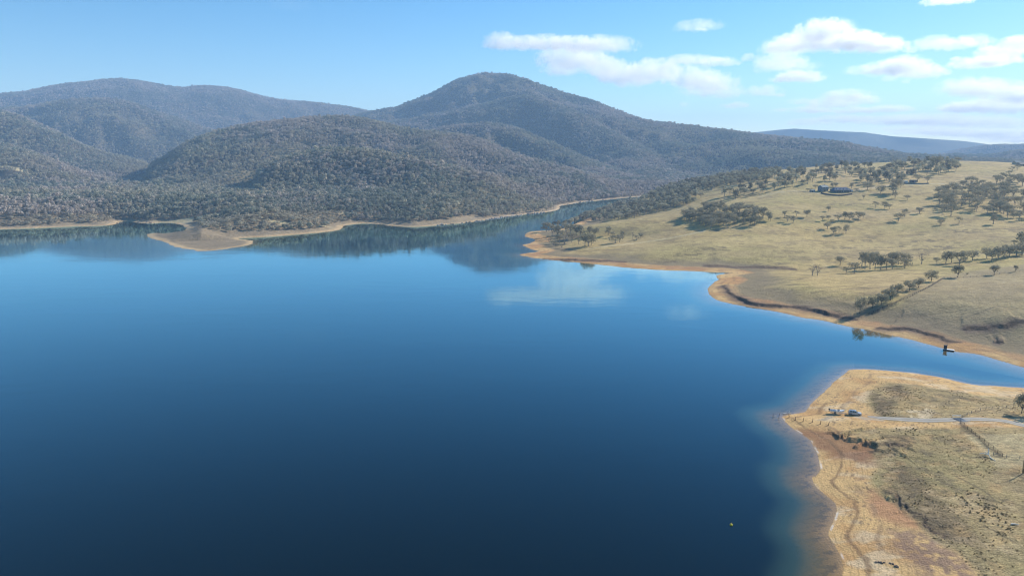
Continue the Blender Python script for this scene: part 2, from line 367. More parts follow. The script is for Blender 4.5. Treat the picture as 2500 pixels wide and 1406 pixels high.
def bump(nt, h, strength, dist):
    b = N(nt, 'ShaderNodeBump'); b.inputs['Strength'].default_value = strength; b.inputs['Distance'].default_value = dist
    nt.links.new(h, b.inputs['Height']); return b.outputs[0]
def plain(name, col, rough=.7, metal=0.0, var=.25, scale=3.0, spec=.3):
    """a painted, timber or metal surface with a little wear"""
    m, nt = new_mat(name); tc = N(nt, 'ShaderNodeTexCoord')
    n = noise(nt, tc.outputs['Object'], scale, 4, .6)
    f = maprange(nt, n, .25, .75, 1 - var, 1 + var, False)
    c = vmath(nt, 'SCALE', None); c.inputs[0].default_value = col; nt.links.new(f, c.inputs['Scale'])
    out_surf(nt, principled(nt, c.outputs[0], rough, metal, None, spec)); return m
def ground_mat(name, fine, mid, rough_bump, contrast=(.78, 1.2), grain=.9):
    """ground cover: a surveyed tint per point, broken up by tufts, clods and bare specks"""
    m, nt = new_mat(name); tc = N(nt, 'ShaderNodeTexCoord'); pos = tc.outputs['Object']
    a = attr(nt, 'tint'); g = attr(nt, 'tuft')
    n1 = noise(nt, pos, 1 / fine, 5, .65); n2 = noise(nt, pos, 1 / mid, 4, .6); n3 = noise(nt, pos, 1 / (mid * 6), 4, .55)
    k = math_node(nt, 'ADD', math_node(nt, 'MULTIPLY_ADD', n1, grain, -grain / 2), math_node(nt, 'MULTIPLY_ADD', n2, .7, -.35))
    k = math_node(nt, 'ADD', k, math_node(nt, 'MULTIPLY_ADD', n3, .5, -.25))
    k = math_node(nt, 'MULTIPLY', k, math_node(nt, 'MULTIPLY_ADD', g.outputs['Fac'], .9, .55))
    k = math_node(nt, 'MAXIMUM', math_node(nt, 'ADD', k, 1.0), .35)
    c = vmath(nt, 'SCALE', a.outputs['Color']); nt.links.new(k, c.inputs['Scale'])
    mp = N(nt, 'ShaderNodeMapping'); mp.inputs['Rotation'].default_value = (0, 0, STREAK[0]); mp.inputs['Scale'].default_value = (1, STREAK[1], 1); nt.links.new(pos, mp.inputs['Vector'])
    stv = noise(nt, mp.outputs[0], .22 / fine, 5, .7)
    c2 = vmath(nt, 'SCALE', c.outputs[0]); nt.links.new(math_node(nt, 'MULTIPLY_ADD', g.outputs['Fac'], math_node(nt, 'ADD', maprange(nt, stv, .3, .7, *contrast), -1.0), 1.0), c2.inputs['Scale']); c = c2
    # tufts of rank grass and dung-dark specks where grass grows
    sp = maprange(nt, noise(nt, pos, 1 / (fine * 2.2), 3, .7), .60, .72)
    sp = math_node(nt, 'MULTIPLY', math_node(nt, 'MULTIPLY', sp, g.outputs['Fac']), .35)
    col = mixc(nt, sp, c.outputs[0], (.13, .115, .06))
    nb = bump(nt, math_node(nt, 'ADD', n1, n2), rough_bump, fine)
    out_surf(nt, principled(nt, col, .95, 0, nb, .1)); return m
MAT = {}; STREAK = (rad(38), 5.0)
MAT['point'] = ground_mat('near point soil and grass', .55, 2.6, .7, (.68, 1.30), 1.25)
MAT['hill'] = ground_mat('hill pasture', 1.6, 9.0, .5, (.82, 1.17), .8)
MAT['hills'] = ground_mat('forest floor and shore', 5.0, 30.0, .3)

# ------------------------------------------------------------------ colours of the ground, point by point
SAND, OCHRE, RED, PALE = (.60,.39,.17), (.48,.265,.105), (.36,.19,.105), (.66,.52,.33)
STRAW, GREENISH, BROWN, EARTH, STAIN = (.45,.33,.138), (.365,.295,.115), (.21,.155,.09), (.105,.07,.048), (.25,.185,.125)
def mixn(base, col, f): f = np.clip(f, 0, 1)[..., None]; return base * (1 - f) + np.array(col) * f
PX_POINT = {k: [at(u, v, z) for u, v in p] for k, (z, p) in {
 'upper': (3.5, [(2150,922),(2240,929),(2340,945),(2400,957),(2560,968),(2560,1016),(2330,1022),(2180,1020),(2150,1012),(2128,985),(2112,968),(2126,942)]),
 'lower': (5.0, [(2046,1040),(2090,1050),(2134,1072),(2136,1110),(2128,1150),(2150,1178),(2190,1200),(2236,1242),(2270,1288),(2330,1322),(2390,1375),(2420,1420),(2440,1500),(2900,1500),(2900,1040),(2560,1040),(2340,1030),(2180,1030),(2100,1026)]),
 'red': (3.0, [(1950,1030),(2040,1044),(2085,1062),(2128,1080),(2130,1120),(2085,1108),(2040,1092),(1985,1065)]),
 'red_flat': (3.2, [(2095,1192),(2160,1186),(2205,1212),(2258,1264),(2262,1288),(2205,1268),(2140,1232)]),
 'purple': (3.4, [(2165,1268),(2262,1290),(2330,1325),(2385,1372),(2420,1420),(2300,1440),(2245,1380),(2190,1330)]),
 'bare_top': (5.0, [(2205,985),(2262,975),(2285,1000),(2262,1020),(2205,1018)]),
 'dark_a': (5.0, [(2160,1050),(2220,1045),(2245,1058),(2210,1075),(2160,1072)]),
 'dark_b': (4.0, [(2120,935),(2200,925),(2240,945),(2195,965),(2180,1000),(2150,1015),(2128,980)]),
 'dark_c': (5.0, [(2190,1100),(2260,1150),(2330,1220),(2420,1330),(2480,1406),(2400,1400),(2290,1290),(2210,1195),(2160,1150)]),
 'field': (7.0, [(2352,1034),(2448,1116),(2600,1125),(2600,1050),(2480,1040)])}.items()}
def colours(x, y, z, sd, zone, bk, r, th):
    C = np.zeros(x.shape + (3,)); tuft = np.zeros(x.shape)
    nA, nB, nC = fbm(x, y, 90, 4, 101), fbm(x, y, 18, 4, 102), fbm(x, y, 4.5, 4, 103)
    land = sd > 0
    # --- far side
    m = zone == 0
    if m.any():
        a, b, s = nA[m], nB[m], sd[m]
        c = mixn(np.broadcast_to(np.array((.52,.375,.205)), a.shape + (3,)) * (.8 + .3 * b)[..., None], (.42,.27,.13), sstep(b, .45, .75) * .6)
        c = mixn(c, (.50,.42,.32), sstep(fbm(x[m], y[m], 9, 3, 105), .5, .7) * sstep(th[m], -.12, -.05) * .8)     # pale rock on the eastern bank
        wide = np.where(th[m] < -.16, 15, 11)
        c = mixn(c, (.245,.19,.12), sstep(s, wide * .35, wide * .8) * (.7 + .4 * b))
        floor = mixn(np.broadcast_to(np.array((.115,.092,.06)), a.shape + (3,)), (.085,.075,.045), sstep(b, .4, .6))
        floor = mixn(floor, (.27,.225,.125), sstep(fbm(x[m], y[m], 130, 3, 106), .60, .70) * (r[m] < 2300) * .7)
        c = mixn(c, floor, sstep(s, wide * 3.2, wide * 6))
        for (u, v, zz, ra, rb) in CLEARINGS:
            x0, y0 = on_ground(u, v)[:2]; e = np.hypot((x[m] - x0) / ra, (y[m] - y0) / rb) + .8 * (b - .5)
            c = mixn(c, (.42,.345,.19), 1 - sstep(e, .6, 1.0))
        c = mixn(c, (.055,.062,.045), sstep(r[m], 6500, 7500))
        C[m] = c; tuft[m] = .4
    # --- open hill
    m = zone == 1
    if m.any():
        a, b, c4, s = nA[m], nB[m], nC[m], sd[m]
        ridge = fbm(x[m] + 40 * (a - .5), y[m] * 3.2, 120, 4, 107)
        c = mixn(np.broadcast_to(np.array(STRAW), a.shape + (3,)), GREENISH, sstep(a, .42, .68) * .75)
        c = mixn(c, (.45,.34,.15), sstep(ridge, .48, .68) * .6)
        c = mixn(c, (.38,.27,.14), sstep(fbm(x[m], y[m], 70, 3, 108), .55, .72) * .35)
        c = mixn(c, BROWN, sstep(fbm(x[m], y[m] * 2.4, 26, 4, 109), .60, .72) * .45)
        c = mixn(c, (.17,.135,.07), sstep(fbm(x[m], y[m] * 1.7, 11, 4, 110), .66, .74) * .5)
        px_, py_ = x[m], y[m]
        fld = poly_sd(px_, py_, [at(u, v, 9) for u, v in [(2140,765),(2310,678),(2480,664),(2700,650),(2700,900),(2500,830),(2300,812),(2200,795)]])
        c = mixn(c, (.315,.245,.135), sstep(fld, -2, 6) * (.55 + .5 * b))
        lim1 = 18 + 10 * (a - .5) + 9 * (b - .5); lim2 = 46 + 46 * (a - .5) + 22 * (b - .5)
        c = mixn(c, (.225,.175,.105), (1 - sstep(s, lim2 - 16, lim2 + 8)) * .85)
        sandc = mixn(np.broadcast_to(np.array(SAND), a.shape + (3,)), OCHRE, sstep(b, .4, .62) * .8)
        sandc = mixn(sandc, RED, sstep(fbm(x[m], y[m], 35, 3, 111), .52, .66) * .55 * sstep(s, 3, 8))
        strand = np.abs(((s + 2.2 * (b - .5)) % 5.5) - 2.2)
        sandc = mixn(sandc, (.27,.17,.095), (1 - sstep(strand, .3, 1.2)) * .55 * sstep(c4, .35, .6))
        c = mixn(sandc, c, sstep(s, lim1 - 4, lim1 + 4))
        c = mixn(c, (.17,.115,.08), (1 - sstep(bk[m], 1, 9)) * .8)
        c = mixn(c, EARTH, (1 - sstep(bk[m], .9, 2.6)) * .9)
        c = mixn(c, (.30,.21,.13), (1 - sstep(s, .3, 1.6)) * .7)
        for (u, v, ra, rb) in RUSHES:
            g_ = on_ground(u, v); e = np.hypot((px_ - g_[0]) / ra, (py_ - g_[1]) / rb) + 1.6 * (b - .5)
            c = mixn(c, (.17,.13,.075), (1 - sstep(e, .5, 1.1)) * sstep(fbm(px_, py_ * 1.5, 5, 3, 161), .45, .6) * .8)
        for line, wd, col in TRACKS:
            dd, _, _ = seg_dist(px_, py_, line); c = mixn(c, col, (1 - sstep(dd, wd * .5, wd)) * .75)
        C[m] = c; tuft[m] = sstep(s, 25, 50) * .85
    # --- near point
    m = zone == 2
    if m.any():
        px_, py_ = x[m] + 3.0 * (nB[m] - .5) + 1.5 * (nC[m] - .5), y[m] + 5.0 * (nB[m] - .5) + 3 * (fbm(x[m], y[m], 18, 4, 142) - .5)
        b, c4, s = nB[m], nC[m], sd[m]
        fine = fbm(x[m], y[m], 1.6, 3, 112)
        c = mixn(np.broadcast_to(np.array(SAND), b.shape + (3,)), OCHRE, sstep(fbm(x[m], y[m], 11, 4, 113), .46, .70) * .65)
        c = mixn(c, PALE, sstep(fbm(x[m] * .5, y[m], 6, 4, 114), .53, .66) * .6)
        old = np.abs(((s * .62 + 1.3 * fbm(x[m], y[m], 14, 3, 131) + .5 * c4) % 1.0) - .5) * 2      # faint old waterlines
        c = c * (1 - .26 * (sstep(old, .62, .95) * sstep(fine, .3, .6)))[..., None]
        c = mixn(c, (.20,.135,.08), sstep(fbm(x[m], y[m], 1.1, 2, 132), .70, .80) * .8 * sstep(b, .38, .58))
        P = {k: poly_sd(px_, py_, p) for k, p in PX_POINT.items()}
        c = mixn(c, (.27,.135,.07), sstep(P['red'] + 9 * (fbm(x[m], y[m], 9, 4, 151) - .5), -4, 3) * (.62 + .5 * b))
        c = mixn(c, (.42,.215,.11), sstep(P['red_flat'] + 7 * (fbm(x[m], y[m], 7, 4, 152) - .5), -3, 3) * .8)
        c = mixn(c, (.255,.165,.12), sstep(P['purple'] + 7 * (fbm(x[m], y[m], 8, 4, 153) - .5), -3, 4) * .8 * sstep(fine, .25, .55))
        dr = np.abs(s - 5.4 - 8 * (fbm(x[m], y[m], 20, 5, 115, .6) - .45)) + 1.1 * (c4 - .4)                   # dark drift line left by the falling lake
        c = mixn(c, (.20,.12,.065), (1 - sstep(dr, .2, 1.25)) * .7 * (y[m] < 292))
        dr2 = np.abs(s - 11.5 - 7 * (fbm(x[m], y[m], 22, 3, 116) - .45))
        c = mixn(c, (.25,.165,.10), (1 - sstep(dr2, .3, 1.4)) * .5 * sstep(c4, .4, .6))
        g = np.maximum(sstep(P['upper'], -2, 2.5), sstep(P['lower'], -1.2, 1.8))
        grass = mixn(np.broadcast_to(np.array((.335,.25,.118)), b.shape + (3,)), (.29,.235,.105), sstep(fbm(x[m], y[m], 40, 3, 117), .42, .62) * .8)
        grass = mixn(grass, (.37,.275,.145), sstep(fbm(x[m], y[m], 25, 3, 118), .52, .68) * .5)
        dk = np.maximum.reduce([sstep(P['dark_a'], -2, 2), sstep(P['dark_b'], -2, 3), sstep(P['dark_c'], -4, 4) * .9])
        grass = mixn(grass, (.15,.108,.06), dk * sstep(fbm(x[m], y[m] * .6, 10, 5, 119, .6), .30, .54) * .9)
        grass = mixn(grass, (.15,.115,.07), sstep(fbm(x[m], y[m], 5.0, 5, 120, .65), .54, .68) * .6)
        grass = mixn(grass, PALE, sstep(P['bare_top'], -2, 3) * sstep(c4, .35, .55) * .75)
        grass = mixn(grass, (.45,.36,.195), sstep(P['field'], -.6, 1.0) * .8)
        c = mixn(c, grass, g * (.7 + .3 * sstep(c4, .3, .5)))
        c = mixn(c, (.15,.11,.07), (1 - sstep(bk[m], .5, 2.4)) * .5 * sstep(b, .35, .55))
        c = mixn(c, EARTH, (1 - sstep(bk[m], .1, .5)) * .8 * sstep(c4, .3, .5))
        c = mixn(c, (.72,.66,.58), (1 - sstep(np.abs(s - .35), .1, .4)) * .75 * sstep(fbm(x[m], y[m], 7, 4, 125), .46, .6) * (y[m] < 275))
        for line, wd, col in TRACKS_NEAR:
            dd, _, _ = seg_dist(px_, py_, line); c = mixn(c, col, (1 - sstep(dd, wd * .4, wd)) * .6)
        C[m] = c; tuft[m] = .12 + .88 * g
    # --- lake bed: silt with patches of drowned weed in the shallows
    bed = np.broadcast_to(np.array((.42,.275,.125)), x.shape + (3,))
    wd = sstep(fbm(x, y * 1.6, 2.6, 4, 121, .65), .50, .60) * sstep(fbm(x, y, 30, 2, 122), .40, .52) * sstep(-sd, .6, 2.2) * (1 - sstep(-sd, 7, 11))
    bed = mixn(bed, (.05,.045,.04), wd * .62)
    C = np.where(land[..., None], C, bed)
    return np.clip(C, .004, 1), np.where(land, tuft, 0)
CLEARINGS = [(35,412,62,60,13),(20,470,32,50,14),(65,478,30,35,16),(490,480,26,40,34),(640,522,14,34,12),(560,470,30,40,30),(480,535,9,70,25),(690,545,6,30,10),(780,550,5,26,9),(845,522,14,24,10)]
RUSHES = [(2360,565,26,12),(2240,590,30,10),(2110,588,18,8),(2060,606,16,7),(2190,603,26,8),(2310,604,28,9),(1722,609,14,6),(1745,605,18,6),(2480,562,30,14),(2165,545,12,7),(2300,548,12,7),(2420,590,24,9),(1690,622,10,5),(1980,560,16,8),(1640,640,14,5),(1880,645,22,6),(2390,620,20,6),(2050,500,26,12),(1800,575,20,9)]
TRACKS = [([at(u, v, z) for u, v, z in [(1430,606,5),(1500,597,8),(1560,588,11),(1640,577,14.5),(1720,562,19)]], 3.4, (.52,.44,.26)),
          ([on_ground(u, v)[:2] for u, v in [(1850,482),(1900,470),(1960,466),(2000,474)]], 3.5, (.52,.44,.26)),
          ([on_ground(u, v)[:2] for u, v in [(2085,466),(2110,462),(2140,458),(2190,450)]], 4, (.55,.43,.28)),
          ([on_ground(u, v)[:2] for u, v in [(1770,457),(1800,453),(1850,449),(1900,447)]], 4, (.55,.46,.30)),
          ([on_ground(u, v)[:2] for u, v in [(2215,452),(2290,449),(2360,449)]], 4, (.46,.42,.26))]
TRACKS += [([on_ground(u, v)[:2] for u, v in p], w, (.17,.135,.08)) for w, p in [(1.0, [(2241,768),(2275,776),(2313,785)]), (.9, [(2318,786),(2370,772),(2441,747)]), (1.2, [(1800,672),(1900,668),(1990,672),(2060,668)]), (1.1, [(2121,768),(2185,741),(2265,703),(2304,679)]), (.8, [(2306,679),(2380,677),(2470,665)]), (1.0, [(1850,686),(1895,684),(1940,684)])]]
TRACKS_NEAR = [([at(u, v, 2.0) for u, v in [(2012,1018),(2030,1006),(2048,996),(2060,990)]], 1.6, (.30,.27,.21)),
               ([on_ground(u, v)[:2] for u, v in [(2345,1034),(2375,1059),(2410,1086),(2447,1115),(2425,1112)]], .8, (.09,.07,.045)),
               ([on_ground(u, v)[:2] for u, v in [(2201,1076),(2240,1079),(2300,1090),(2360,1101),(2412,1111)]], .55, (.13,.10,.06)),
               ([on_ground(u, v)[:2] for u, v in [(2331,1159),(2357,1172),(2404,1198),(2450,1235)]], .5, (.13,.10,.06)),
               ([on_ground(u, v)[:2] for u, v in [(2383,1273),(2430,1296),(2474,1319),(2500,1335)]], .45, (.13,.10,.06)),
               ([on_ground(u, v)[:2] for u, v in [(2345,1021),(2372,1010),(2395,1003),(2430,999),(2475,996)]], .6, (.15,.115,.065)),
               ([on_ground(u, v)[:2] for u, v in [(2320,968),(2360,975),(2410,983),(2460,990)]], .8, (.13,.105,.06)),
               ([at(u, v, 2.6) for u, v in [(2095,1010),(2120,1016),(2150,1021)]], 2.2, (.44,.39,.30))]
GC, GTUFT = colours(GX, GY, GZ, GSD, GZONE, GBANK, GR, GT)

def link(name, me, mat=None, parent=None):
    o = bpy.data.objects.new(name, me); COL.objects.link(o)
    if mat is not None: me.materials.append(mat)
    if parent is not None: o.parent = parent
    return o
def grid_mesh(name, quad_mask, Z, attrs, mat):
    r, c = np.nonzero(quad_mask); nc = TH.size
    a = r * nc + c; quads = np.stack([a, a + nc, a + nc + 1, a + 1], 1)       # wound to face upward
    used, inv = np.unique(quads.ravel(), return_inverse=True)
    me = bpy.data.meshes.new(name); n = used.size
    me.vertices.add(n); me.vertices.foreach_set('co', np.stack([GX.ravel()[used], GY.ravel()[used], Z.ravel()[used]], 1).astype(np.float32).ravel())
    me.loops.add(quads.size); me.polygons.add(len(quads))
    q = inv.reshape(-1, 4)[:, ::-1]
    me.loops.foreach_set('vertex_index', q.astype(np.int32).ravel())
    me.polygons.foreach_set('loop_start', np.arange(0, quads.size, 4, dtype=np.int32))
    me.polygons.foreach_set('use_smooth', np.ones(len(quads), bool))
    for k, A in attrs.items():
        if A.ndim == 3:
            at_ = me.attributes.new(k, 'FLOAT_COLOR', 'POINT'); v4 = np.ones((n, 4), np.float32); v4[:, :3] = A.reshape(-1, 3)[used]; at_.data.foreach_set('color', v4.ravel())
        else:
            at_ = me.attributes.new(k, 'FLOAT', 'POINT'); at_.data.foreach_set('value', A.ravel()[used].astype(np.float32))
    me.update(calc_edges=True); me.validate()
    return link(name, me, mat)
def struct(o): o['kind'] = 'structure'; return o
qmax = np.maximum.reduce([GSD[:-1, :-1], GSD[1:, :-1], GSD[:-1, 1:], GSD[1:, 1:]])
qmin = np.minimum.reduce([GSD[:-1, :-1], GSD[1:, :-1], GSD[:-1, 1:], GSD[1:, 1:]])
qzone = GZONE[:-1, :-1]; deep = np.where(qzone == 2, -42, -26)
keep = qmax > deep
for zid, nm, mt in ((2, 'ground', 'point'), (1, 'grass_hillside', 'hill'), (0, 'hills', 'hills')):
    struct(grid_mesh(nm, keep & (qzone == zid), GZ, {'tint': GC, 'tuft': GTUFT}, MAT[mt]))

# ------------------------------------------------------------------ water
def water_mat():
    m, nt = new_mat('lake water'); tc = N(nt, 'ShaderNodeTexCoord'); pos = tc.outputs['Object']
    d = attr(nt, 'depth').outputs['Fac']
    w1 = noise(nt, pos, .55, 3, .5, .3); w2 = noise(nt, vmath(nt, 'MULTIPLY', pos, (.6, 1.0, 1)).outputs[0], .09, 3, .5)
    patch = maprange(nt, noise(nt, vmath(nt, 'MULTIPLY', pos, (.5, 1.0, 1)).outputs[0], .012, 3, .5), .42, .68, .25, 1.0)
    h = math_node(nt, 'MULTIPLY', math_node(nt, 'MULTIPLY_ADD', w2, 3.0, w1), patch)
    nb = bump(nt, h, WAVE, .05)
    lw = N(nt, 'ShaderNodeLayerWeight'); lw.inputs['Blend'].default_value = .5; nt.links.new(nb, lw.inputs['Normal'])
    fr = math_node(nt, 'MULTIPLY_ADD', math_node(nt, 'POWER', lw.outputs['Facing'], WATER_POW), 1.45, .008, True)
    alpha = math_node(nt, 'SUBTRACT', 1.0, math_node(nt, 'POWER', 2.718, math_node(nt, 'MULTIPLY', d, -.85)))
    deep_c = mixc(nt, maprange(nt, d, .15, 2.6), (.20, .15, .055), (.03, .06, .045))
    deep_c = mixc(nt, maprange(nt, d, 1.6, 5.5), deep_c, WATER_DEEP)
    body = N(nt, 'ShaderNodeBsdfDiffuse'); nt.links.new(deep_c, body.inputs[0])
    tr = N(nt, 'ShaderNodeBsdfTransparent'); nt.links.new(mixc(nt, maprange(nt, d, 0, 1.2), (.97, .92, .80), (.72, .60, .36)), tr.inputs[0])
    under = N(nt, 'ShaderNodeMixShader'); nt.links.new(alpha, under.inputs[0]); nt.links.new(tr.outputs[0], under.inputs[1]); nt.links.new(body.outputs[0], under.inputs[2])
    gl = N(nt, 'ShaderNodeBsdfGlossy'); gl.inputs['Roughness'].default_value = WATER_ROUGH; gl.inputs['Color'].default_value = WATER_SPEC; nt.links.new(nb, gl.inputs['Normal'])
    top = N(nt, 'ShaderNodeMixShader'); nt.links.new(fr, top.inputs[0]); nt.links.new(under.outputs[0], top.inputs[1]); nt.links.new(gl.outputs[0], top.inputs[2])
    out_surf(nt, top.outputs[0]); return m
WAVE, WATER_POW, WATER_ROUGH, WATER_DEEP, WATER_SPEC = .34, 5.0, .04, (.001, .005, .007, 1), (.59, .92, 1.0, 1)
GDEPTH = np.where(GSD < 0, np.maximum(-GZ, 0), 0)
GDEPTH = np.where(GSD < -25, np.maximum(GDEPTH, 6.0 * sstep(-GSD, 25, 45)), GDEPTH)
struct(grid_mesh('lake_water', qmin < 1.5, np.zeros_like(GZ), {'depth': GDEPTH}, water_mat()))

# ------------------------------------------------------------------ mesh builder
class MB:
    def __init__(s): s.v, s.f, s.m, s.cur = [], [], [], 0
    def add(s, vs, fs):
        o = len(s.v); s.v += [tuple(p) for p in vs]; s.f += [tuple(i + o for i in f) for f in fs]; s.m += [s.cur] * len(fs)
    def box(s, c, size, rz=0.0, taper=1.0, rx=0.0):
        x, y, z = [k / 2 for k in size]; M = Matrix.Translation(c) @ Matrix.Rotation(rz, 4, 'Z') @ Matrix.Rotation(rx, 4, 'X')
        vs = [M @ Vector((a * x * (taper if cc > 0 else 1), b * y * (taper if cc > 0 else 1), cc * z)) for cc in (-1, 1) for b in (-1, 1) for a in (-1, 1)]
        s.add(vs, [(0, 2, 3, 1), (4, 5, 7, 6), (0, 1, 5, 4), (2, 6, 7, 3), (0, 4, 6, 2), (1, 3, 7, 5)])
    def tube(s, pts, radii, n=6, cap=True):
        P = [Vector(p) for p in pts]; rings = []
        for i, p in enumerate(P):
            d = (P[min(i + 1, len(P) - 1)] - P[max(i - 1, 0)]).normalized()
            a = d.cross(Vector((0, 0, 1)) if abs(d.z) < .95 else Vector((1, 0, 0))).normalized(); b = d.cross(a)
            r = radii[i] if isinstance(radii, (list, tuple)) else radii
            rings.append([p + (a * math.cos(2 * math.pi * k / n) + b * math.sin(2 * math.pi * k / n)) * r for k in range(n)])
        fs = [(i * n + k, i * n + (k + 1) % n, (i + 1) * n + (k + 1) % n, (i + 1) * n + k) for i in range(len(P) - 1) for k in range(n)]
        if cap: fs += [tuple(range(n - 1, -1, -1)), tuple((len(P) - 1) * n + k for k in range(n))]
        s.add([v for r in rings for v in r], fs)
    def prism(s, prof, y0, y1, rows=None):
        """side outline (x, z) swept across y; rows gives the half width at each outline point"""
        n = len(prof); w = rows or [1.0] * n; ym, yh = (y0 + y1) / 2, (y1 - y0) / 2
        s.add([(x, ym - yh * w[i], z) for i, (x, z) in enumerate(prof)] + [(x, ym + yh * w[i], z) for i, (x, z) in enumerate(prof)],
              [tuple(range(n)), tuple(range(2 * n - 1, n - 1, -1))] + [(i, n + i, n + (i + 1) % n, (i + 1) % n) for i in range(n)])
    def wheel(s, c, r, w, n=16, axis='y'):
        vs = []
        for k in range(n):
            a = 2 * math.pi * k / n
            for q in (-w / 2, w / 2): vs.append((c[0] + r * math.cos(a), c[1] + q, c[2] + r * math.sin(a)) if axis == 'y' else (c[0] + q, c[1] + r * math.cos(a), c[2] + r * math.sin(a)))
        s.add(vs, [(2 * k, 2 * ((k + 1) % n), 2 * ((k + 1) % n) + 1, 2 * k + 1) for k in range(n)] + [tuple(2 * k for k in range(n)), tuple(2 * k + 1 for k in range(n - 1, -1, -1))])
    def mesh(s, name, mats, smooth=False):
        me = bpy.data.meshes.new(name); me.from_pydata(s.v, [], s.f)
        for m in (mats if isinstance(mats, (list, tuple)) else [mats]): me.materials.append(m)
        me.polygons.foreach_set('material_index', s.m)
        if smooth: me.polygons.foreach_set('use_smooth', [True] * len(s.f))
        me.update()
        b = bmesh.new(); b.from_mesh(me)
        if not any(len(f.verts) < 3 for f in b.faces) and len(s.f) < 4000 and not smooth: bmesh.ops.recalc_face_normals(b, faces=b.faces); b.to_mesh(me)
        b.free(); return me
    def build(s, name, mats, parent=None, smooth=False):
        return link(name, s.mesh(name, mats, smooth), None, parent)
def empty(name, loc, rz, label, cat, group=None):
    o = bpy.data.objects.new(name, None); COL.objects.link(o); o.location = loc; o.rotation_euler = (0, 0, rz); o.empty_display_size = .5
    return tag(o, label, cat, group)
def tag(o, label, cat, group=None):
    o['label'] = label; o['category'] = cat
    if group: o['group'] = group
    return o

# ------------------------------------------------------------------ trees
def leaf_mat(name, cols, per_tree=True, trans=.32):
    m, nt = new_mat(name); g = N(nt, 'ShaderNodeNewGeometry'); oi = N(nt, 'ShaderNodeObjectInfo')
    r = N(nt, 'ShaderNodeValToRGB'); els = r.color_ramp.elements
    els[0].position = 0; els[0].color = (*cols[0], 1); els[1].position = 1; els[1].color = (*cols[-1], 1)
    for i, c in enumerate(cols[1:-1]):
        e = els.new((i + 1) / (len(cols) - 1)); e.color = (*c, 1)
    k = math_node(nt, 'ADD', math_node(nt, 'MULTIPLY', g.outputs['Random Per Island'], .55), math_node(nt, 'MULTIPLY', oi.outputs['Random'], .45))
    nt.links.new(k, r.inputs[0]); col = r.outputs[0]
    if not per_tree:
        t = attr(nt, 'tint', 'INSTANCER')
        mul = vmath(nt, 'MULTIPLY', col, t.outputs['Color']); col = mul.outputs[0]
    d = N(nt, 'ShaderNodeBsdfDiffuse'); nt.links.new(col, d.inputs[0])
    tl = N(nt, 'ShaderNodeBsdfTranslucent'); nt.links.new(col, tl.inputs[0])
    mx = N(nt, 'ShaderNodeMixShader'); mx.inputs[0].default_value = trans
    nt.links.new(d.outputs[0], mx.inputs[1]); nt.links.new(tl.outputs[0], mx.inputs[2]); out_surf(nt, mx.outputs[0]); return m
LEAF = leaf_mat('grey green gum leaves', [(.20,.19,.125),(.30,.28,.185),(.42,.365,.255),(.26,.255,.165)])
LEAF_F = leaf_mat('forest leaves', [(.76,.78,.74),(1,1,1),(1.22,1.18,1.15),(.92,1.0,.97)], False)
DRY = leaf_mat('bare grey twigs', [(.14,.115,.10),(.20,.165,.14),(.24,.20,.17)])
BARK = plain('pale gum bark', (.30,.265,.22), .9, 0, .35, .8)
BARK_D = plain('dark bark', (.12,.10,.08), .9, 0, .35, .8)
def crown_clumps(rnd, H, W_, style):
    """centres and radii of leaf clumps; each hangs from a limb"""
    out = []
    if style == 'tall':   n, lo, hi, flat = rnd.randint(7, 9), .42, .93, .75
    elif style == 'round': n, lo, hi, flat = rnd.randint(9, 12), .38, .86, .8
    elif style == 'flat': n, lo, hi, flat = rnd.randint(8, 11), .55, .88, .55
    else:                 n, lo, hi, flat = rnd.randint(5, 7), .30, .8, .8
    for i in range(n):
        f = (i + .5) / n; z = lo + (hi - lo) * (f if style == 'tall' else rnd.random() ** .8)
        if style == 'round': rr = math.sqrt(max(0, 1 - ((z - .5) / .5) ** 2)) * .36
        elif style == 'flat': rr = .42 * (1 - .45 * (z - lo) / (hi - lo))
        else: rr = .30 * (1 - .55 * f)
        a = i * 2.4 + rnd.uniform(-.5, .5); q = rr * W_ * math.sqrt(rnd.uniform(.25, 1))
        r = W_ * rnd.uniform(.17, .27) * (1 if style != 'tall' else .95)
        out.append((Vector((math.cos(a) * q, math.sin(a) * q, z * H)), r, flat))
    return out
def add_leaves(mb, rnd, clumps, per, size):
    for (c, r, flat) in clumps:
        for k in range(per):
            while True:
                d = Vector((rnd.uniform(-1, 1), rnd.uniform(-1, 1), rnd.uniform(-1, 1)))
                if .1 < d.length < 1: break
            d = d.normalized() * (d.length ** .45)
            p = c + Vector((d.x * r, d.y * r, d.z * r * flat))
            nrm = (d * 1.3 + Vector((rnd.gauss(0, .42), rnd.gauss(0, .42), rnd.gauss(.3, .4)))).normalized()
            a = nrm.orthogonal().normalized(); a.rotate(Matrix.Rotation(rnd.uniform(0, 6.28), 3, nrm)); b = nrm.cross(a)
            s1, s2 = size * rnd.uniform(.6, 1.3), size * rnd.uniform(.4, .9)
            mb.add([p - a * s1, p - b * s2 + nrm * s2 * .2, p + a * s1, p + b * s2 - nrm * s2 * .3], [(0, 1, 2, 3)])
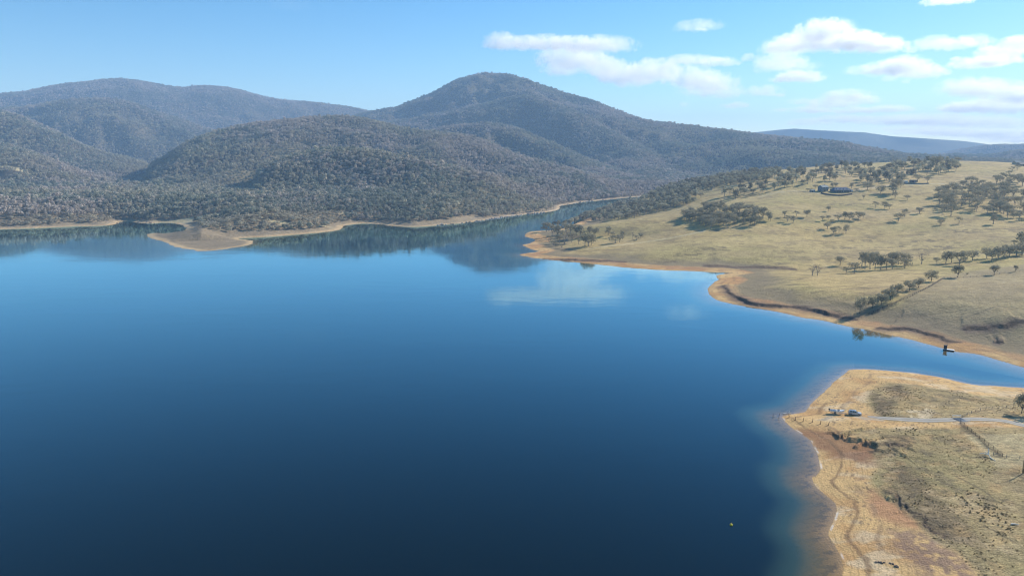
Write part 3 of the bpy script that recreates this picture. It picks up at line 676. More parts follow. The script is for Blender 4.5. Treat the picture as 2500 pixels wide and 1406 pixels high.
def add_trunk(mb, rnd, H, clumps, r0, limbs=True, n=6):
    lean = Vector((rnd.uniform(-.06, .06) * H, rnd.uniform(-.06, .06) * H, 0)); fork = H * rnd.uniform(.24, .36)
    top = Vector((0, 0, fork)) + lean * .5
    mb.tube([(0, 0, -.4), (lean.x * .1, lean.y * .1, fork * .4), top], [r0 * 1.35, r0, r0 * .8], n)
    if limbs:
        for (c, r, _) in clumps:
            mid = top.lerp(c, .5) + Vector((rnd.uniform(-.05, .05) * H, rnd.uniform(-.05, .05) * H, -.03 * H))
            mb.tube([top - Vector((0, 0, .2)), mid, c + Vector((0, 0, r * .3))], [r0 * .55, r0 * .34, r0 * .12], 4, False)
def gum_proto(seed, style, W_, per, size, leaf=None, bark=None):
    """a 10 m tree: mesh data for trunk and crown"""
    rnd = random.Random(seed); H = 10.0; cl = crown_clumps(rnd, H, W_, style)
    t = MB(); add_trunk(t, rnd, H, cl, .26 if style != 'bush' else .12); c = MB(); add_leaves(c, rnd, cl, per, size)
    return t.mesh('trunk', bark or BARK), c.mesh('crown', leaf or LEAF)
PROTO = {'round': [gum_proto(11 + i, 'round', 9.5, 56, .42) for i in range(4)],
         'flat': [gum_proto(31 + i, 'flat', 11.0, 54, .43) for i in range(5)],
         'tall': [gum_proto(51 + i, 'tall', 7.0, 54, .40) for i in range(4)],
         'row': [gum_proto(81 + i, 'round', 11.0, 90, .42, None, BARK_D) for i in range(3)],
         'bare': [gum_proto(71 + i, 'flat', 9.0, 26, .20, DRY, BARK) for i in range(3)]}
TREE_BASES = []
def gum_tree(x, y, h, wid, style, label, group, rnd, cat='tree', sink=0.0):
    z = ground_z(x, y); me_t, me_c = rnd.choice(PROTO[style])
    name = {'bare': 'bare_tree'}.get(style, 'gum_tree')
    o = empty(name, (x, y, z - sink), rnd.uniform(0, 6.28), label, cat, group)
    base = {'round': 9.5, 'flat': 11.0, 'tall': 7.0, 'row': 11.0, 'bare': 9.0}[style]
    h, wid = h * 1.08, wid * (1.0 if style == 'row' else 1.15); s = h / 9.4; w = wid / base / .95; w = min(max(w, s * .55), s * 1.5); o.scale = (w, w, s)
    link('trunk', me_t, None, o); link('crown', me_c, None, o); TREE_BASES.append((x, y)); return o
def px_tree(u, v, hp, wp, style, label, group, rnd):
    """a tree whose foot is seen at (u, v), hp high and wp wide in the frame"""
    g = on_ground(u, v)
    if g is None: return
    t = depth_of(*g); gum_tree(g[0], g[1], max(hp * t / F_PX, 1.2), wp * t / F_PX, style, label, group, rnd)
ORD = ['first','second','third','fourth','fifth','sixth','seventh','eighth','ninth','tenth','eleventh','twelfth','thirteenth','fourteenth','fifteenth','sixteenth','seventeenth','eighteenth','nineteenth','twentieth',
       'twenty-first','twenty-second','twenty-third','twenty-fourth','twenty-fifth','twenty-sixth','twenty-seventh','twenty-eighth','twenty-ninth','thirtieth','thirty-first','thirty-second','thirty-third','thirty-fourth','thirty-fifth','thirty-sixth']
rnd = random.Random(7)
# the row along the fence by the near bank (foot x, y, height, width in the frame)
ROW = [(2099,766,39,31),(2129,754,28,27),(2151,744,26,32),(2174,734,26,30),(2159,722,14,15),(2189,719,24,33),(2220,710,23,31),(2242,703,22,29),(2274,686,24,33),(2338,677,25,30),(2361,672,5,7),(2427,671,20,27),(2479,663,13,12)]
ROWTXT = ['leaning dark olive tree at the foot of the fence row above the eroded bank','second dark tree up the fence row, pressed against the third','broad dark tree, third up the fence row from the bank','low round tree, fourth up the fence row from the bank',
  'small slim tree standing behind the fence row near its middle','dense domed tree, tallest in the middle of the fence row','round tree in the upper pair of the fence row, on the bank side','right hand tree of the joined upper pair in the fence row',
  'umbrella shaped tree with an open trunk just below the fence corner','dense round tree above the fence corner on the knoll','tiny round bush beside the dense tree above the fence corner','flat topped tree alone on the knoll with its shadow to its left','small ball shaped tree at the far end of the knoll']
for (u, v, h, w), tx in zip(ROW, ROWTXT): px_tree(u, v, h, w, 'row' if h > 8 else 'round', tx, 'trees along the fence row', rnd)
# trees along the creek gully
GULLY = [(2051,647,19,22,'round'),(1983,673,24,24,'bare'),(1996,673,26,22,'bare'),(2086,667,24,32,'flat'),(2066,667,14,26,'flat'),(2112,657,38,20,'tall'),(2124,658,38,24,'tall'),(2136,659,35,24,'round'),(2150,658,33,24,'tall'),(2164,657,28,28,'round'),
 (2104,650,32,22,'tall'),(2132,648,30,24,'round'),(2178,658,24,22,'round'),(2176,648,28,28,'round'),(2193,646,28,26,'round'),(2209,655,22,30,'round'),(2212,648,26,26,'round'),(2250,645,26,30,'bare'),(2287,644,14,18,'flat'),(2309,643,26,24,'round'),(2323,642,28,26,'round'),
 (2342,647,31,32,'round'),(2354,638,22,20,'flat'),(2374,636,22,26,'round'),(2409,631,24,28,'round'),(2421,637,24,30,'round'),(2438,634,28,32,'round'),(2452,629,28,30,'round'),(2464,627,26,32,'round'),(2481,625,25,34,'round'),(2495,622,28,34,'round'),(2490,604,34,30,'tall'),(2476,602,14,16,'flat'),(2512,612,34,36,'round')]
for i, (u, v, h, w, s) in enumerate(sorted(GULLY)):
    kind = {'bare': 'bare twiggy grey tree', 'tall': 'upright grey-green gum', 'flat': 'low spreading gum', 'round': 'round grey-green gum'}[s]
    px_tree(u, v, h, w, s, f'{kind}, {ORD[i]} from the lake along the creek gully', 'trees along the creek gully', rnd)
# trees at the tip of the hill by the narrows
TIP = [(1334,566,22,26,'round'),(1348,578,26,24,'flat'),(1361,582,30,28,'tall'),(1378,598,34,34,'bare'),(1366,594,22,22,'round'),(1382,567,20,26,'round'),(1393,573,22,26,'flat'),(1407,578,26,32,'round'),(1416,580,28,30,'tall'),(1396,592,24,26,'flat'),
 (1413,596,18,26,'bare'),(1428,600,26,24,'flat'),(1436,602,30,36,'round'),(1444,598,22,22,'flat'),(1453,579,20,22,'round'),(1440,575,20,22,'tall'),(1486,574,19,15,'round'),(1496,579,12,12,'flat'),(1502,594,20,30,'round'),(1513,592,18,22,'flat'),(1520,584,18,20,'tall'),(1545,584,16,9,'bare'),(1554,587,11,14,'flat'),(1565,583,12,14,'round'),
 (1352,600,12,20,'flat'),(1340,590,13,18,'flat'),(1372,607,10,18,'flat')]
for i, (u, v, h, w, s) in enumerate(sorted(TIP)):
    kind = {'bare': 'pale bare-limbed gum', 'tall': 'upright gum', 'flat': 'low gum', 'round': 'broad gum'}[s]
    px_tree(u, v, h, w, s, f'{kind}, {ORD[i]} from the tip of the sandy spit by the narrows', 'trees at the tip of the grassy hill', rnd)
# trees scattered over the open slope below the farmhouse
SLOPE = [(2034,573,18,17,'round'),(2048,569,15,12,'flat'),(2065,571,20,15,'round'),(2020,560,15,21,'flat'),(2031,548,11,14,'flat'),(2008,540,11,15,'flat'),(2022,537,11,13,'round'),(2046,540,14,25,'flat'),(2062,537,18,17,'tall'),(2073,537,17,24,'round'),(2095,538,19,21,'flat'),(2099,533,13,14,'round'),(2107,535,13,12,'flat'),
 (2022,516,12,12,'round'),(2138,508,14,17,'flat'),(2160,510,16,17,'round'),(2171,511,11,13,'flat'),(2193,540,18,29,'flat'),(2209,530,18,16,'flat'),(2245,522,14,19,'round'),(2297,549,14,16,'round'),(2341,547,15,17,'flat'),(2215,489,11,16,'flat'),(2185,485,14,18,'flat'),(2108,487,9,9,'flat'),(2425,548,22,24,'tall'),
 (1970,531,16,18,'round'),(1944,529,12,16,'flat'),(1936,545,16,16,'tall'),(1922,542,14,18,'flat'),(1915,531,14,12,'flat')]
for i, (u, v, h, w, s) in enumerate(sorted(SLOPE)):
    kind = {'tall': 'slim upright gum', 'flat': 'flat topped gum', 'round': 'domed gum'}[s]
    px_tree(u, v, h, w, s, f'{kind} on the open slope below the farmhouse, {ORD[i]} from the left', 'trees scattered over the open slope', rnd)
HOUSE = [(2118,464,18,30,'round','dark spreading tree nearest the farmhouse on its right side'),(2150,473,18,22,'round','dark tree between the spreading tree and the twin gums right of the farmhouse'),(2180,476,26,26,'tall','tall slim gum in front of the dark trees right of the farmhouse'),(2187,470,30,30,'round','large dark gum at the right end of the farmhouse shelter trees'),(2107,440,16,22,'round','dark round tree on the slope above the farmhouse'),
 (2284,415,30,36,'round','tallest gum on the hilltop with a thick dark trunk'),(2337,402,16,18,'flat','spreading gum on the hilltop skyline'),(2471,419,11,14,'flat','left gum of the hilltop trio near the frame edge'),(2464,428,10,13,'flat','lowest gum of the hilltop trio near the frame edge'),(2483,417,13,15,'flat','right gum of the hilltop trio near the frame edge'),
 (2240,446,18,28,'flat','broad flat gum behind the long grey farm shed'),(2264,447,14,22,'flat','low gum at the right end of the long grey farm shed'),(2360,445,11,11,'round','small round tree on the pale track above the right clump'),(2383,446,10,9,'round','smaller round tree on the pale track above the right clump')]
HOUSE += [(2031,459,11,12,'tall','narrow tree between the two hillside houses'),(2041,457,10,14,'round','low tree behind the left end of the homestead roof'),(1990,461,9,14,'flat','small tree just behind the garden shed'),(2079,461,13,13,'tall','slim tree behind the right end of the homestead'),(2090,468,8,14,'round','low bush beside the drive right of the homestead'),(1972,468,7,12,'flat','low bush left of the garden shed')]
for u, v, h, w, s, tx in HOUSE: px_tree(u, v, h, w, s, tx, None, rnd)
# large tree by the gravel road at the right edge of the near point
for u, v, h, w, tx in [(2494,1009,42,36,'dark dense tree at the right frame edge beside the gravel road'),(2540,1024,60,52,'second dark tree beside the gravel road')][:1]:
    px_tree(u, v, h, w, 'row', tx, None, rnd)
px_tree(2522, 1018, 40, 46, 'row', 'dark tree past the frame edge shading the gravel road', None, rnd)

# clumps: trees scattered inside outlines of the ground, nearest first
def scatter(poly, n, gap, seed, z0=None):
    r_ = random.Random(seed); us, vs = zip(*poly); out = []; tries = 0
    while len(out) < n and tries < n * 60:
        tries += 1; u, v = r_.uniform(min(us), max(us)), r_.uniform(min(vs), max(vs))
        if not inside(np.array([u]), np.array([v]), poly)[0]: continue
        g = on_ground(u, v)
        if g is None or any((g[0] - a) ** 2 + (g[1] - b) ** 2 < gap * gap for a, b, *_ in out): continue
        out.append((g[0], g[1], u, v))
    return out
CLUMPS = [
 ('right', [(2262,478),(2300,462),(2345,458),(2420,446),(2500,442),(2510,545),(2450,538),(2420,528),(2370,520),(2300,532),(2282,520),(2300,505)], 82, 8.0, ('flat','round','flat'), (8.5, 14), 'grey-green gum in the dense grove on the right slope below the hilltop track', 'gums of the right hand grove'),
 ('wood', [(1660,535),(1700,520),(1730,507),(1790,510),(1850,522),(1905,540),(1870,551),(1800,553),(1745,562),(1700,548)], 78, 5.5, ('tall','round','flat'), (7.5, 11.5), 'grey-green gum in the wedge of wood on the slope left of the farmhouse', 'gums of the wedge of wood'),
]
CLUMP_TREES = []
for key, poly, n, gap, styles, hh, lab, grp in CLUMPS:
    for (x, y, u, v) in scatter(poly, n, gap, len(key) * 13):
        st = rnd.choice(styles); h = rnd.uniform(*hh)
        gum_tree(x, y, h, h * rnd.uniform(.85, 1.3) * (.8 if st == 'tall' else 1), st, lab, grp, rnd)
UPPER = [(1850,433),(1900,421),(1960,415),(2040,408),(2110,404),(2210,400),(2330,398),(2345,415),(2300,430),(2225,438),(2200,462),(2140,458),(2100,446),(2020,446),(1930,458),(1870,470),(1800,488),(1760,478),(1830,462),(1900,448)]
HILLTOP = []          # farther trees on the hill, smaller in the frame than those above

# ------------------------------------------------------------------ the woods: too many to count, one object
def wood_points():
    r_ = np.random.default_rng(5); X, Y, T = [], [], []
    for r0, r1, sp in ((1020, 2000, 5.4), (2000, 3000, 6.4), (3000, 4500, 8.0), (4500, 7400, 10.5)):
        ny = int((r1 + 20) / sp); half = r1 * math.tan(rad(42))
        gx, gy = np.meshgrid(np.arange(-half, half, sp), np.arange(r0 * .72, r1, sp))
        x = gx + r_.uniform(-.48, .48, gx.shape) * sp; y = gy + r_.uniform(-.48, .48, gx.shape) * sp
        r = np.hypot(x, y); th = np.arctan2(x, y); m = (r >= r0) & (r < r1) & (np.abs(th) < rad(41))
        X.append(x[m]); Y.append(y[m])
    x, y = np.concatenate(X), np.concatenate(Y); th, r = np.arctan2(x, y), np.hypot(x, y)
    z = grid_at(GZ, x, y); sd = grid_at(GSD, x, y); zone = np.round(grid_at(GZONE.astype(float), x, y)).astype(int)
    n1, n2 = fbm(x, y, 60, 3, 201), fbm(x, y, 220, 3, 202)
    wide = np.where(th < -.16, 17, np.where(th < -.04, 26, 8)) * (.6 + .9 * n1)
    ok = (zone == 0) & (sd > wide)
    u, v = px_of(x, y, z)
    spit = inside(u, v, [(340,566),(455,548),(505,560),(560,567),(640,565),(760,560),(836,550),(842,572),(620,604),(500,622),(355,588)])
    scrub = inside(u, v, [(500,540),(640,522),(830,520),(850,548),(760,558),(640,562),(560,562),(500,556)]) | inside(u, v, [(-200,535),(300,528),(300,556),(-200,566)])
    ok &= ~spit
    for (cu, cv, zz, ra, rb) in CLEARINGS:
        x0, y0 = on_ground(cu, cv)[:2]; ok &= (np.hypot((x - x0) / ra, (y - y0) / rb) + .8 * (n1 - .5)) > .82
    keepp = r_.random(x.size) < np.where(scrub, .85, np.clip(.62 + 1.1 * (n2 - .42) + .5 * (n1 - .5), .34, 1)) * np.where(r < 1500, .86, 1)
    ok &= keepp
    # leave out what no one can see: trees well behind a crest
    el = (np.maximum(GZ, 0) - CAM_H) / GR; run = np.maximum.accumulate(el, 0)
    rm = grid_at(run, th * 0 + r * np.sin(th), r * np.cos(th)); ok &= (z + 16 - CAM_H) / r > rm - .0045
    x, y, z, r, th, n1, n2, scrub = (a[ok] for a in (x, y, z, r, th, n1, n2, scrub))
    k = x.size; big = fbm(x, y, 480, 3, 203); fine = r_.random(k)
    olive, mauve, dark = np.array((.385,.355,.255)), np.array((.46,.395,.335)), np.array((.215,.24,.185))
    f = sstep(big + .25 * (n1 - .5), .36, .56)[:, None]; tint = olive * (1 - f) + mauve * f
    f = (sstep(n2 + .45 * (fine - .5), .54, .70) * .8)[:, None]; tint = tint * (1 - f) + dark * f
    tint *= (.82 + .40 * r_.random(k) ** 1.4)[:, None]
    tint[scrub] = (np.array((.33,.295,.215)) * (.6 + .7 * fine[:, None]))[scrub]
    h = (5.8 + 6.4 * r_.random(k) ** 1.4) * np.where(r > 4300, 1.18, 1.0) * np.where(n2 > .55, 1.08, .95); h[scrub] = 2.0 + 3.8 * fine[scrub] ** 1.5
    h = h * np.where(r_.random(k) < .06, 1.45, 1.0)
    h = np.where((~scrub) & (r < 1350) & (th < -.1), h * .72, h)
    idx = r_.integers(0, 5, k); idx[scrub] = 5 + r_.integers(0, 2, scrub.sum())
    gaunt = (~scrub) & (r_.random(k) < np.where(r < 2000, .10, .04)); idx[gaunt] = 7; tint[gaunt] = np.array((.5, .45, .38))
    s = h / 9.4; w = s * r_.uniform(.85, 1.25, k) * np.where(r > 3000, 1.15, 1); w[scrub] = h[scrub] / 6 * r_.uniform(1.0, 1.7, scrub.sum()); s[scrub] = h[scrub] / 8
    return x, y, z, s, w, idx, tint, r_.uniform(0, 6.28, k)
def hill_wood_points():
    """woodland on the far flank and top of the grassy hill"""
    r_ = random.Random(91); out = []
    strips = [([(1338,560),(1400,548),(1470,540),(1540,535),(1600,520),(1650,508),(1690,498),(1700,476),(1690,462),(1640,462),(1580,478),(1540,488),(1500,500),(1440,526),(1380,548)], 330, 5.0),
              ([(1690,470),(1730,462),(1790,452),(1850,444),(1880,430),(1860,424),(1800,428),(1720,442),(1660,455),(1640,465)], 190, 5.0), (UPPER, 170, 8.0),
              ([(1350,556),(1420,536),(1500,506),(1556,488),(1540,484),(1470,510),(1400,540)], 90, 5)]
    for poly, n, gap in strips:
        for (x, y, u, v) in scatter(poly, n, gap, n): out.append((x, y, poly is UPPER))
    # behind the visible edge of the grass, down to the narrows
    R2 = np.random.default_rng(8); x = R2.uniform(120, 700, 9000); y = R2.uniform(950, 2000, 9000)
    z = grid_at(GZ, x, y); sd = grid_at(GSD, x, y); u, v = px_of(x, y, z)
    m = (sd > 9) & inside(u, v, [(1330,585),(1375,556),(1440,545),(1545,535),(1650,510),(1700,495),(1745,460),(1880,445),(1900,418),(1800,418),(1700,436),(1600,455),(1530,476),(1440,515),(1330,555)])
    kept = []
    for a, b in zip(x[m], y[m]):
        if all((a - c) ** 2 + (b - d) ** 2 > 36 for c, d in kept[-400:]): kept.append((a, b))
    out += [(a, b, False) for a, b in kept[:620]]
    x, y = np.array([o[0] for o in out]), np.array([o[1] for o in out]); up = np.array([o[2] for o in out]); k = x.size
    if TREE_BASES:
        TB = np.array(TREE_BASES); far_ = ((x[:, None] - TB[:, 0]) ** 2 + (y[:, None] - TB[:, 1]) ** 2).min(1) > 9
        x, y, up = x[far_], y[far_], up[far_]; k = x.size
    rr = np.random.default_rng(3); h = 7 + 4.5 * rr.random(k); h[up] = 9.5 + 6 * rr.random(up.sum())
    tint = np.array((.33,.31,.21)) * (.55 + .8 * rr.random(k))[:, None] + np.array((.012,0,.004)) * rr.random(k)[:, None]
    s = h / 9.4; return x, y, grid_at(GZ, x, y), s, s * rr.uniform(.9, 1.3, k), rr.integers(0, 5, k), tint, rr.uniform(0, 6.28, k)
def wood_proto(seed, style, W_, per, size, p_=1.35):
    per = int(per * p_); size = size * .86
    rnd_ = random.Random(seed); cl = crown_clumps(rnd_, 10.0, W_, style); mb = MB()
    add_trunk(mb, rnd_, 10.0, cl, .24 if style != 'bush' else .1, style != 'bush', 4); mb.cur = 1; add_leaves(mb, rnd_, cl, per, size)
    o = bpy.data.objects.new('forest_tree', mb.mesh('forest_tree', [BARK, LEAF_F])); return o
def instanced(name, pts, protos):
    x, y, z, s, w, idx, tint, rz = pts; k = x.size
    me = bpy.data.meshes.new(name); me.vertices.add(k); me.vertices.foreach_set('co', np.stack([x, y, z - .15], 1).astype(np.float32).ravel())
    a = me.attributes.new('size', 'FLOAT_VECTOR', 'POINT'); a.data.foreach_set('vector', np.stack([w, w, s], 1).astype(np.float32).ravel())
    a = me.attributes.new('turn', 'FLOAT_VECTOR', 'POINT'); a.data.foreach_set('vector', np.stack([rz * 0, rz * 0, rz], 1).astype(np.float32).ravel())
    a = me.attributes.new('kind', 'INT', 'POINT'); a.data.foreach_set('value', idx.astype(np.int32))
    a = me.attributes.new('tint', 'FLOAT_COLOR', 'POINT'); t4 = np.ones((k, 4), np.float32); t4[:, :3] = tint; a.data.foreach_set('color', t4.ravel())
    me.update(); o = link(name, me); o['kind'] = 'stuff'
    ng = bpy.data.node_groups.new(name, 'GeometryNodeTree')
    ng.interface.new_socket('Geometry', in_out='INPUT', socket_type='NodeSocketGeometry'); ng.interface.new_socket('Geometry', in_out='OUTPUT', socket_type='NodeSocketGeometry')
    gi, go = ng.nodes.new('NodeGroupInput'), ng.nodes.new('NodeGroupOutput'); jn = ng.nodes.new('GeometryNodeJoinGeometry')
    def named(nm, dt):
        n = ng.nodes.new('GeometryNodeInputNamedAttribute'); n.data_type = dt; n.inputs['Name'].default_value = nm; return n.outputs['Attribute']
    kind, size, turn = named('kind', 'INT'), named('size', 'FLOAT_VECTOR'), named('turn', 'FLOAT_VECTOR')
    e2r = ng.nodes.new('FunctionNodeEulerToRotation'); ng.links.new(turn, e2r.inputs[0])
    for i, p in enumerate(protos):
        oi = ng.nodes.new('GeometryNodeObjectInfo'); oi.inputs['Object'].default_value = p; oi.inputs['As Instance'].default_value = False
        cmp_ = ng.nodes.new('FunctionNodeCompare'); cmp_.data_type = 'INT'; cmp_.operation = 'EQUAL'; ng.links.new(kind, cmp_.inputs[2]); cmp_.inputs[3].default_value = i
        ip = ng.nodes.new('GeometryNodeInstanceOnPoints'); ng.links.new(gi.outputs[0], ip.inputs['Points']); ng.links.new(cmp_.outputs[0], ip.inputs['Selection'])
        ng.links.new(oi.outputs['Geometry'], ip.inputs['Instance']); ng.links.new(e2r.outputs[0], ip.inputs['Rotation']); ng.links.new(size, ip.inputs['Scale'])
        ng.links.new(ip.outputs[0], jn.inputs[0])
    ng.links.new(jn.outputs[0], go.inputs[0])
    md = o.modifiers.new('scatter', 'NODES'); md.node_group = ng; return o
WOOD = [wood_proto(301, 'tall', 7.5, 13, 1.0), wood_proto(302, 'tall', 8.0, 13, 1.0), wood_proto(303, 'round', 9.0, 10, 1.05), wood_proto(304, 'tall', 7.0, 14, .95), wood_proto(305, 'flat', 9.0, 11, 1.0),
        wood_proto(306, 'bush', 9.0, 16, .9), wood_proto(307, 'bush', 9.0, 16, .9), wood_proto(308, 'tall', 6.5, 4, .8, 1.0)]
fp, hp_ = wood_points(), hill_wood_points()
instanced('forest', tuple(np.concatenate([a, b]) for a, b in zip(fp, hp_)), WOOD)

# ------------------------------------------------------------------ things
WHITE = plain('white paint', (.78,.77,.74), .5, 0, .08); CREAM = plain('cream render', (.40,.36,.27), .8, 0, .1)
BLUEGREY = plain('blue grey boards and gable shade', (.11,.155,.21), .7, 0, .12); NAVY = plain('dark navy roof sheet', (.035,.055,.105), .45, .2, .15, 1.5)
PALEROOF = plain('pale grey green roof sheet', (.25,.28,.28), .95, 0, .12, 1.5); DARKW = plain('dark window', (.02,.025,.035), .12, 0, .1, 1, .6)
GREY = plain('weathered grey timber', (.24,.215,.19), .85, 0, .3, 2.0); DARKT = plain('dark creosoted timber', (.055,.042,.034), .85, 0, .3, 2.0)
SLATE = plain('dark slate wall', (.045,.055,.075), .8, 0, .3, 1.2); STEEL = plain('galvanised steel', (.45,.46,.47), .4, .8, .15, 3)
SILVER = plain('silver car paint', (.42,.44,.47), .28, .55, .06, 2, .5); RUBBER = plain('tyre rubber', (.02,.02,.02), .8, 0, .15, 6)
LAMP = plain('lamp glass', (.8,.8,.78), .15, 0, .05, 4, .6); REDL = plain('red lamp glass', (.35,.02,.015), .2, 0, .05, 4, .6)
HULL = plain('white boat gelcoat', (.80,.81,.82), .3, 0, .05, 2, .5); YELLOW = plain('yellow buoy plastic', (.80,.55,.03), .45, 0, .1, 3)
BLEACH = plain('bleached dead wood', (.72,.66,.56), .85, 0, .15, 3); ROCKM = plain('pale lichened rock', (.42,.355,.28), .9, 0, .45, .5)
ROCKD = plain('brown shore rock', (.16,.115,.085), .9, 0, .4, 1.2); OCHREP = plain('ochre painted boards', (.40,.27,.11), .7, 0, .15, 1.5)
BLACKP = plain('black paint', (.018,.018,.02), .5, 0, .1, 2)

# gravel road along the near point
def ribbon(name, pts, width, lift, mat):
    L = smooth_line(pts, 8); vs, fs, ac = [], [], []
    for i, p in enumerate(L):
        a, b = L[max(i - 1, 0)], L[min(i + 1, len(L) - 1)]; d = Vector((b[0] - a[0], b[1] - a[1], 0)).normalized(); n = Vector((-d.y, d.x, 0))
        w = width * min(1, .35 + i / 14) if name == 'gravel_road' else width
        for k in range(9):
            q = (k / 8 - .5) * w; x, y = p[0] + n.x * q, p[1] + n.y * q; vs.append((x, y, max(ground_z(x, y), ground_z(x + .2, y), ground_z(x, y + .2)) + lift)); ac.append(abs(k / 8 - .5) * 2)
        if i: fs += [((i - 1) * 9 + k, (i - 1) * 9 + k + 1, i * 9 + k + 1, i * 9 + k) for k in range(8)]
    me = bpy.data.meshes.new(name); me.from_pydata(vs, [], fs); at_ = me.attributes.new('across', 'FLOAT', 'POINT'); at_.data.foreach_set('value', ac); me.update()
    return struct(link(name, me, mat))
def road_mat():
    m, nt = new_mat('gravel road'); tc = N(nt, 'ShaderNodeTexCoord'); ac = attr(nt, 'across').outputs['Fac']
    n1 = noise(nt, tc.outputs['Object'], 1.6, 4, .7); n2 = noise(nt, tc.outputs['Object'], .25, 3, .6)
    wheel = math_node(nt, 'SUBTRACT', 1.0, maprange(nt, math_node(nt, 'ABSOLUTE', math_node(nt, 'ADD', ac, -.52)), .06, .26))
    f = math_node(nt, 'ADD', math_node(nt, 'MULTIPLY', wheel, .7), math_node(nt, 'MULTIPLY_ADD', n2, .9, -.35))
    c = mixc(nt, f, (.27,.24,.19), (.41,.385,.34)); c = mixc(nt, maprange(nt, math_node(nt, 'ADD', ac, math_node(nt, 'MULTIPLY_ADD', n1, .5, -.25)), .8, 1.02), c, (.33,.27,.16))
    out_surf(nt, principled(nt, c, .9, 0, bump(nt, n1, .4, .1))); return m
ROAD_PX = [(2118,1017),(2160,1021),(2200,1024),(2260,1026.5),(2300,1026),(2340,1024.5),(2380,1023.5),(2420,1025),(2450,1028),(2485,1035),(2525,1045),(2620,1072)]
ribbon('gravel_road', [on_ground(u, v)[:2] for u, v in ROAD_PX], 4.4, .07, road_mat())

def place(u, v): x, y, z = on_ground(u, v); return Vector((x, y, z))
# parked car with a boat on its trailer
def car(loc, rz):
    o = empty('parked_car', loc, rz, 'silver four wheel drive wagon parked on the sand, hitched to the boat trailer', 'car')
    b = MB(); prof = [(-2.3,.42),(-2.36,.95),(-2.28,1.12),(-1.95,1.18),(.78,1.16),(1.55,1.08),(2.18,.98),(2.36,.80),(2.38,.45),(1.95,.34),(-1.9,.34)]
    b.prism(prof, -.93, .93, [.96,1,1,.98,.97,.95,.9,.93,.96,1,1]); b.build('body', SILVER, o)
    c = MB(); cab = [(-2.22,1.13),(-1.98,1.72),(-1.6,1.82),(.10,1.82),(.42,1.76),(1.02,1.13)]
    c.prism(cab, -.88, .88, [1,.84,.82,.82,.84,.98]); c.build('roof', SILVER, o)
    for sgn in (-1, 1):
        for (x0, x1, x2, x3) in ((-1.93,-1.78,-1.02,-1.02),(-.94,-.94,-.16,-.16),(-.08,-.08,.28,.72)):
            g = MB(); y0, y1 = .895 * sgn, .775 * sgn; g.add([(x0,y0,1.2),(x1,y1,1.7),(x2,y1,1.7),(x3,y0,1.2)], [(0,1,2,3)]); g.add([(x0,y0-.03*sgn,1.2),(x1,y1-.03*sgn,1.7),(x2,y1-.03*sgn,1.7),(x3,y0-.03*sgn,1.2)], [(3,2,1,0)]); g.build('side_window', DARKW, o)
        w = MB(); w.box((2.30,.66*sgn,.84), (.14,.38,.18)); w.build('headlight', LAMP, o)
        w = MB(); w.box((-2.33,.76*sgn,.98), (.08,.2,.3)); w.build('tail_light', REDL, o)
        for x in (-1.42, 1.42):
            t = MB(); t.wheel((x,.86*sgn,.38), .39, .26, 18); wo = t.build('wheel', RUBBER, o); r = MB(); r.wheel((x,.935*sgn,.38), .24, .14, 12); r.build('rim', STEEL, wo)
        w = MB(); w.box((.72,1.02*sgn,1.22), (.12,.2,.16)); w.build('mirror', SILVER, o)
        w = MB(); w.box((-.85,.62*sgn,1.87), (1.9,.05,.06)); w.build('roof_rail', BLACKP, o)
    g = MB(); g.add([(1.04,-.80,1.16),(1.04,.80,1.16),(.47,.70,1.75),(.47,-.70,1.75)], [(0,1,2,3)]); g.build('windscreen', DARKW, o)
    g = MB(); g.add([(-2.245,-.74,1.2),(-2.245,.74,1.2),(-2.04,.66,1.68),(-2.04,-.66,1.68)], [(3,2,1,0)]); g.build('rear_window', DARKW, o)
    g = MB(); g.box((2.36,0,.5), (.14,1.7,.24)); g.build('bumper', BLACKP, o); g = MB(); g.box((2.365,0,.78), (.05,.9,.16)); g.build('grille', BLACKP, o)
def trailer(loc, rz):
    o = empty('boat_trailer', loc, rz, 'galvanised boat trailer on the sand behind the silver car, carrying the white boat', 'trailer')
    f = MB()
    for s_ in (-1, 1): f.tube([(-2.6,.62*s_,.55),(1.2,.55*s_,.55),(2.6,0,.52)], .06, 6); 
    for x in (-2.2,-1.0,.3): f.tube([(x,-.62,.55),(x,.62,.55)], .05, 6)
    f.tube([(2.4,0,.52),(3.6,0,.5)], .06, 6); f.build('frame', STEEL, o)
    for s_ in (-1, 1):
        t = MB(); t.wheel((-.7,.9*s_,.34), .34, .2, 16); wo = t.build('wheel', RUBBER, o); r = MB(); r.wheel((-.7,.98*s_,.34), .2, .1, 10); r.build('rim', STEEL, wo)
        g = MB(); g.prism([(-1.15,.45),(-1.0,.72),(-.7,.78),(-.4,.72),(-.25,.45),(-.3,.42),(-.45,.66),(-.7,.72),(-.95,.66),(-1.1,.42)], .78*s_, 1.02*s_); g.build('mudguard', STEEL, o)
    j = MB(); j.wheel((3.2,.16,.12), .12, .08, 10); j.tube([(3.2,.12,.15),(3.2,.12,.9)], .03, 5); j.build('jockey_wheel', BLACKP, o)
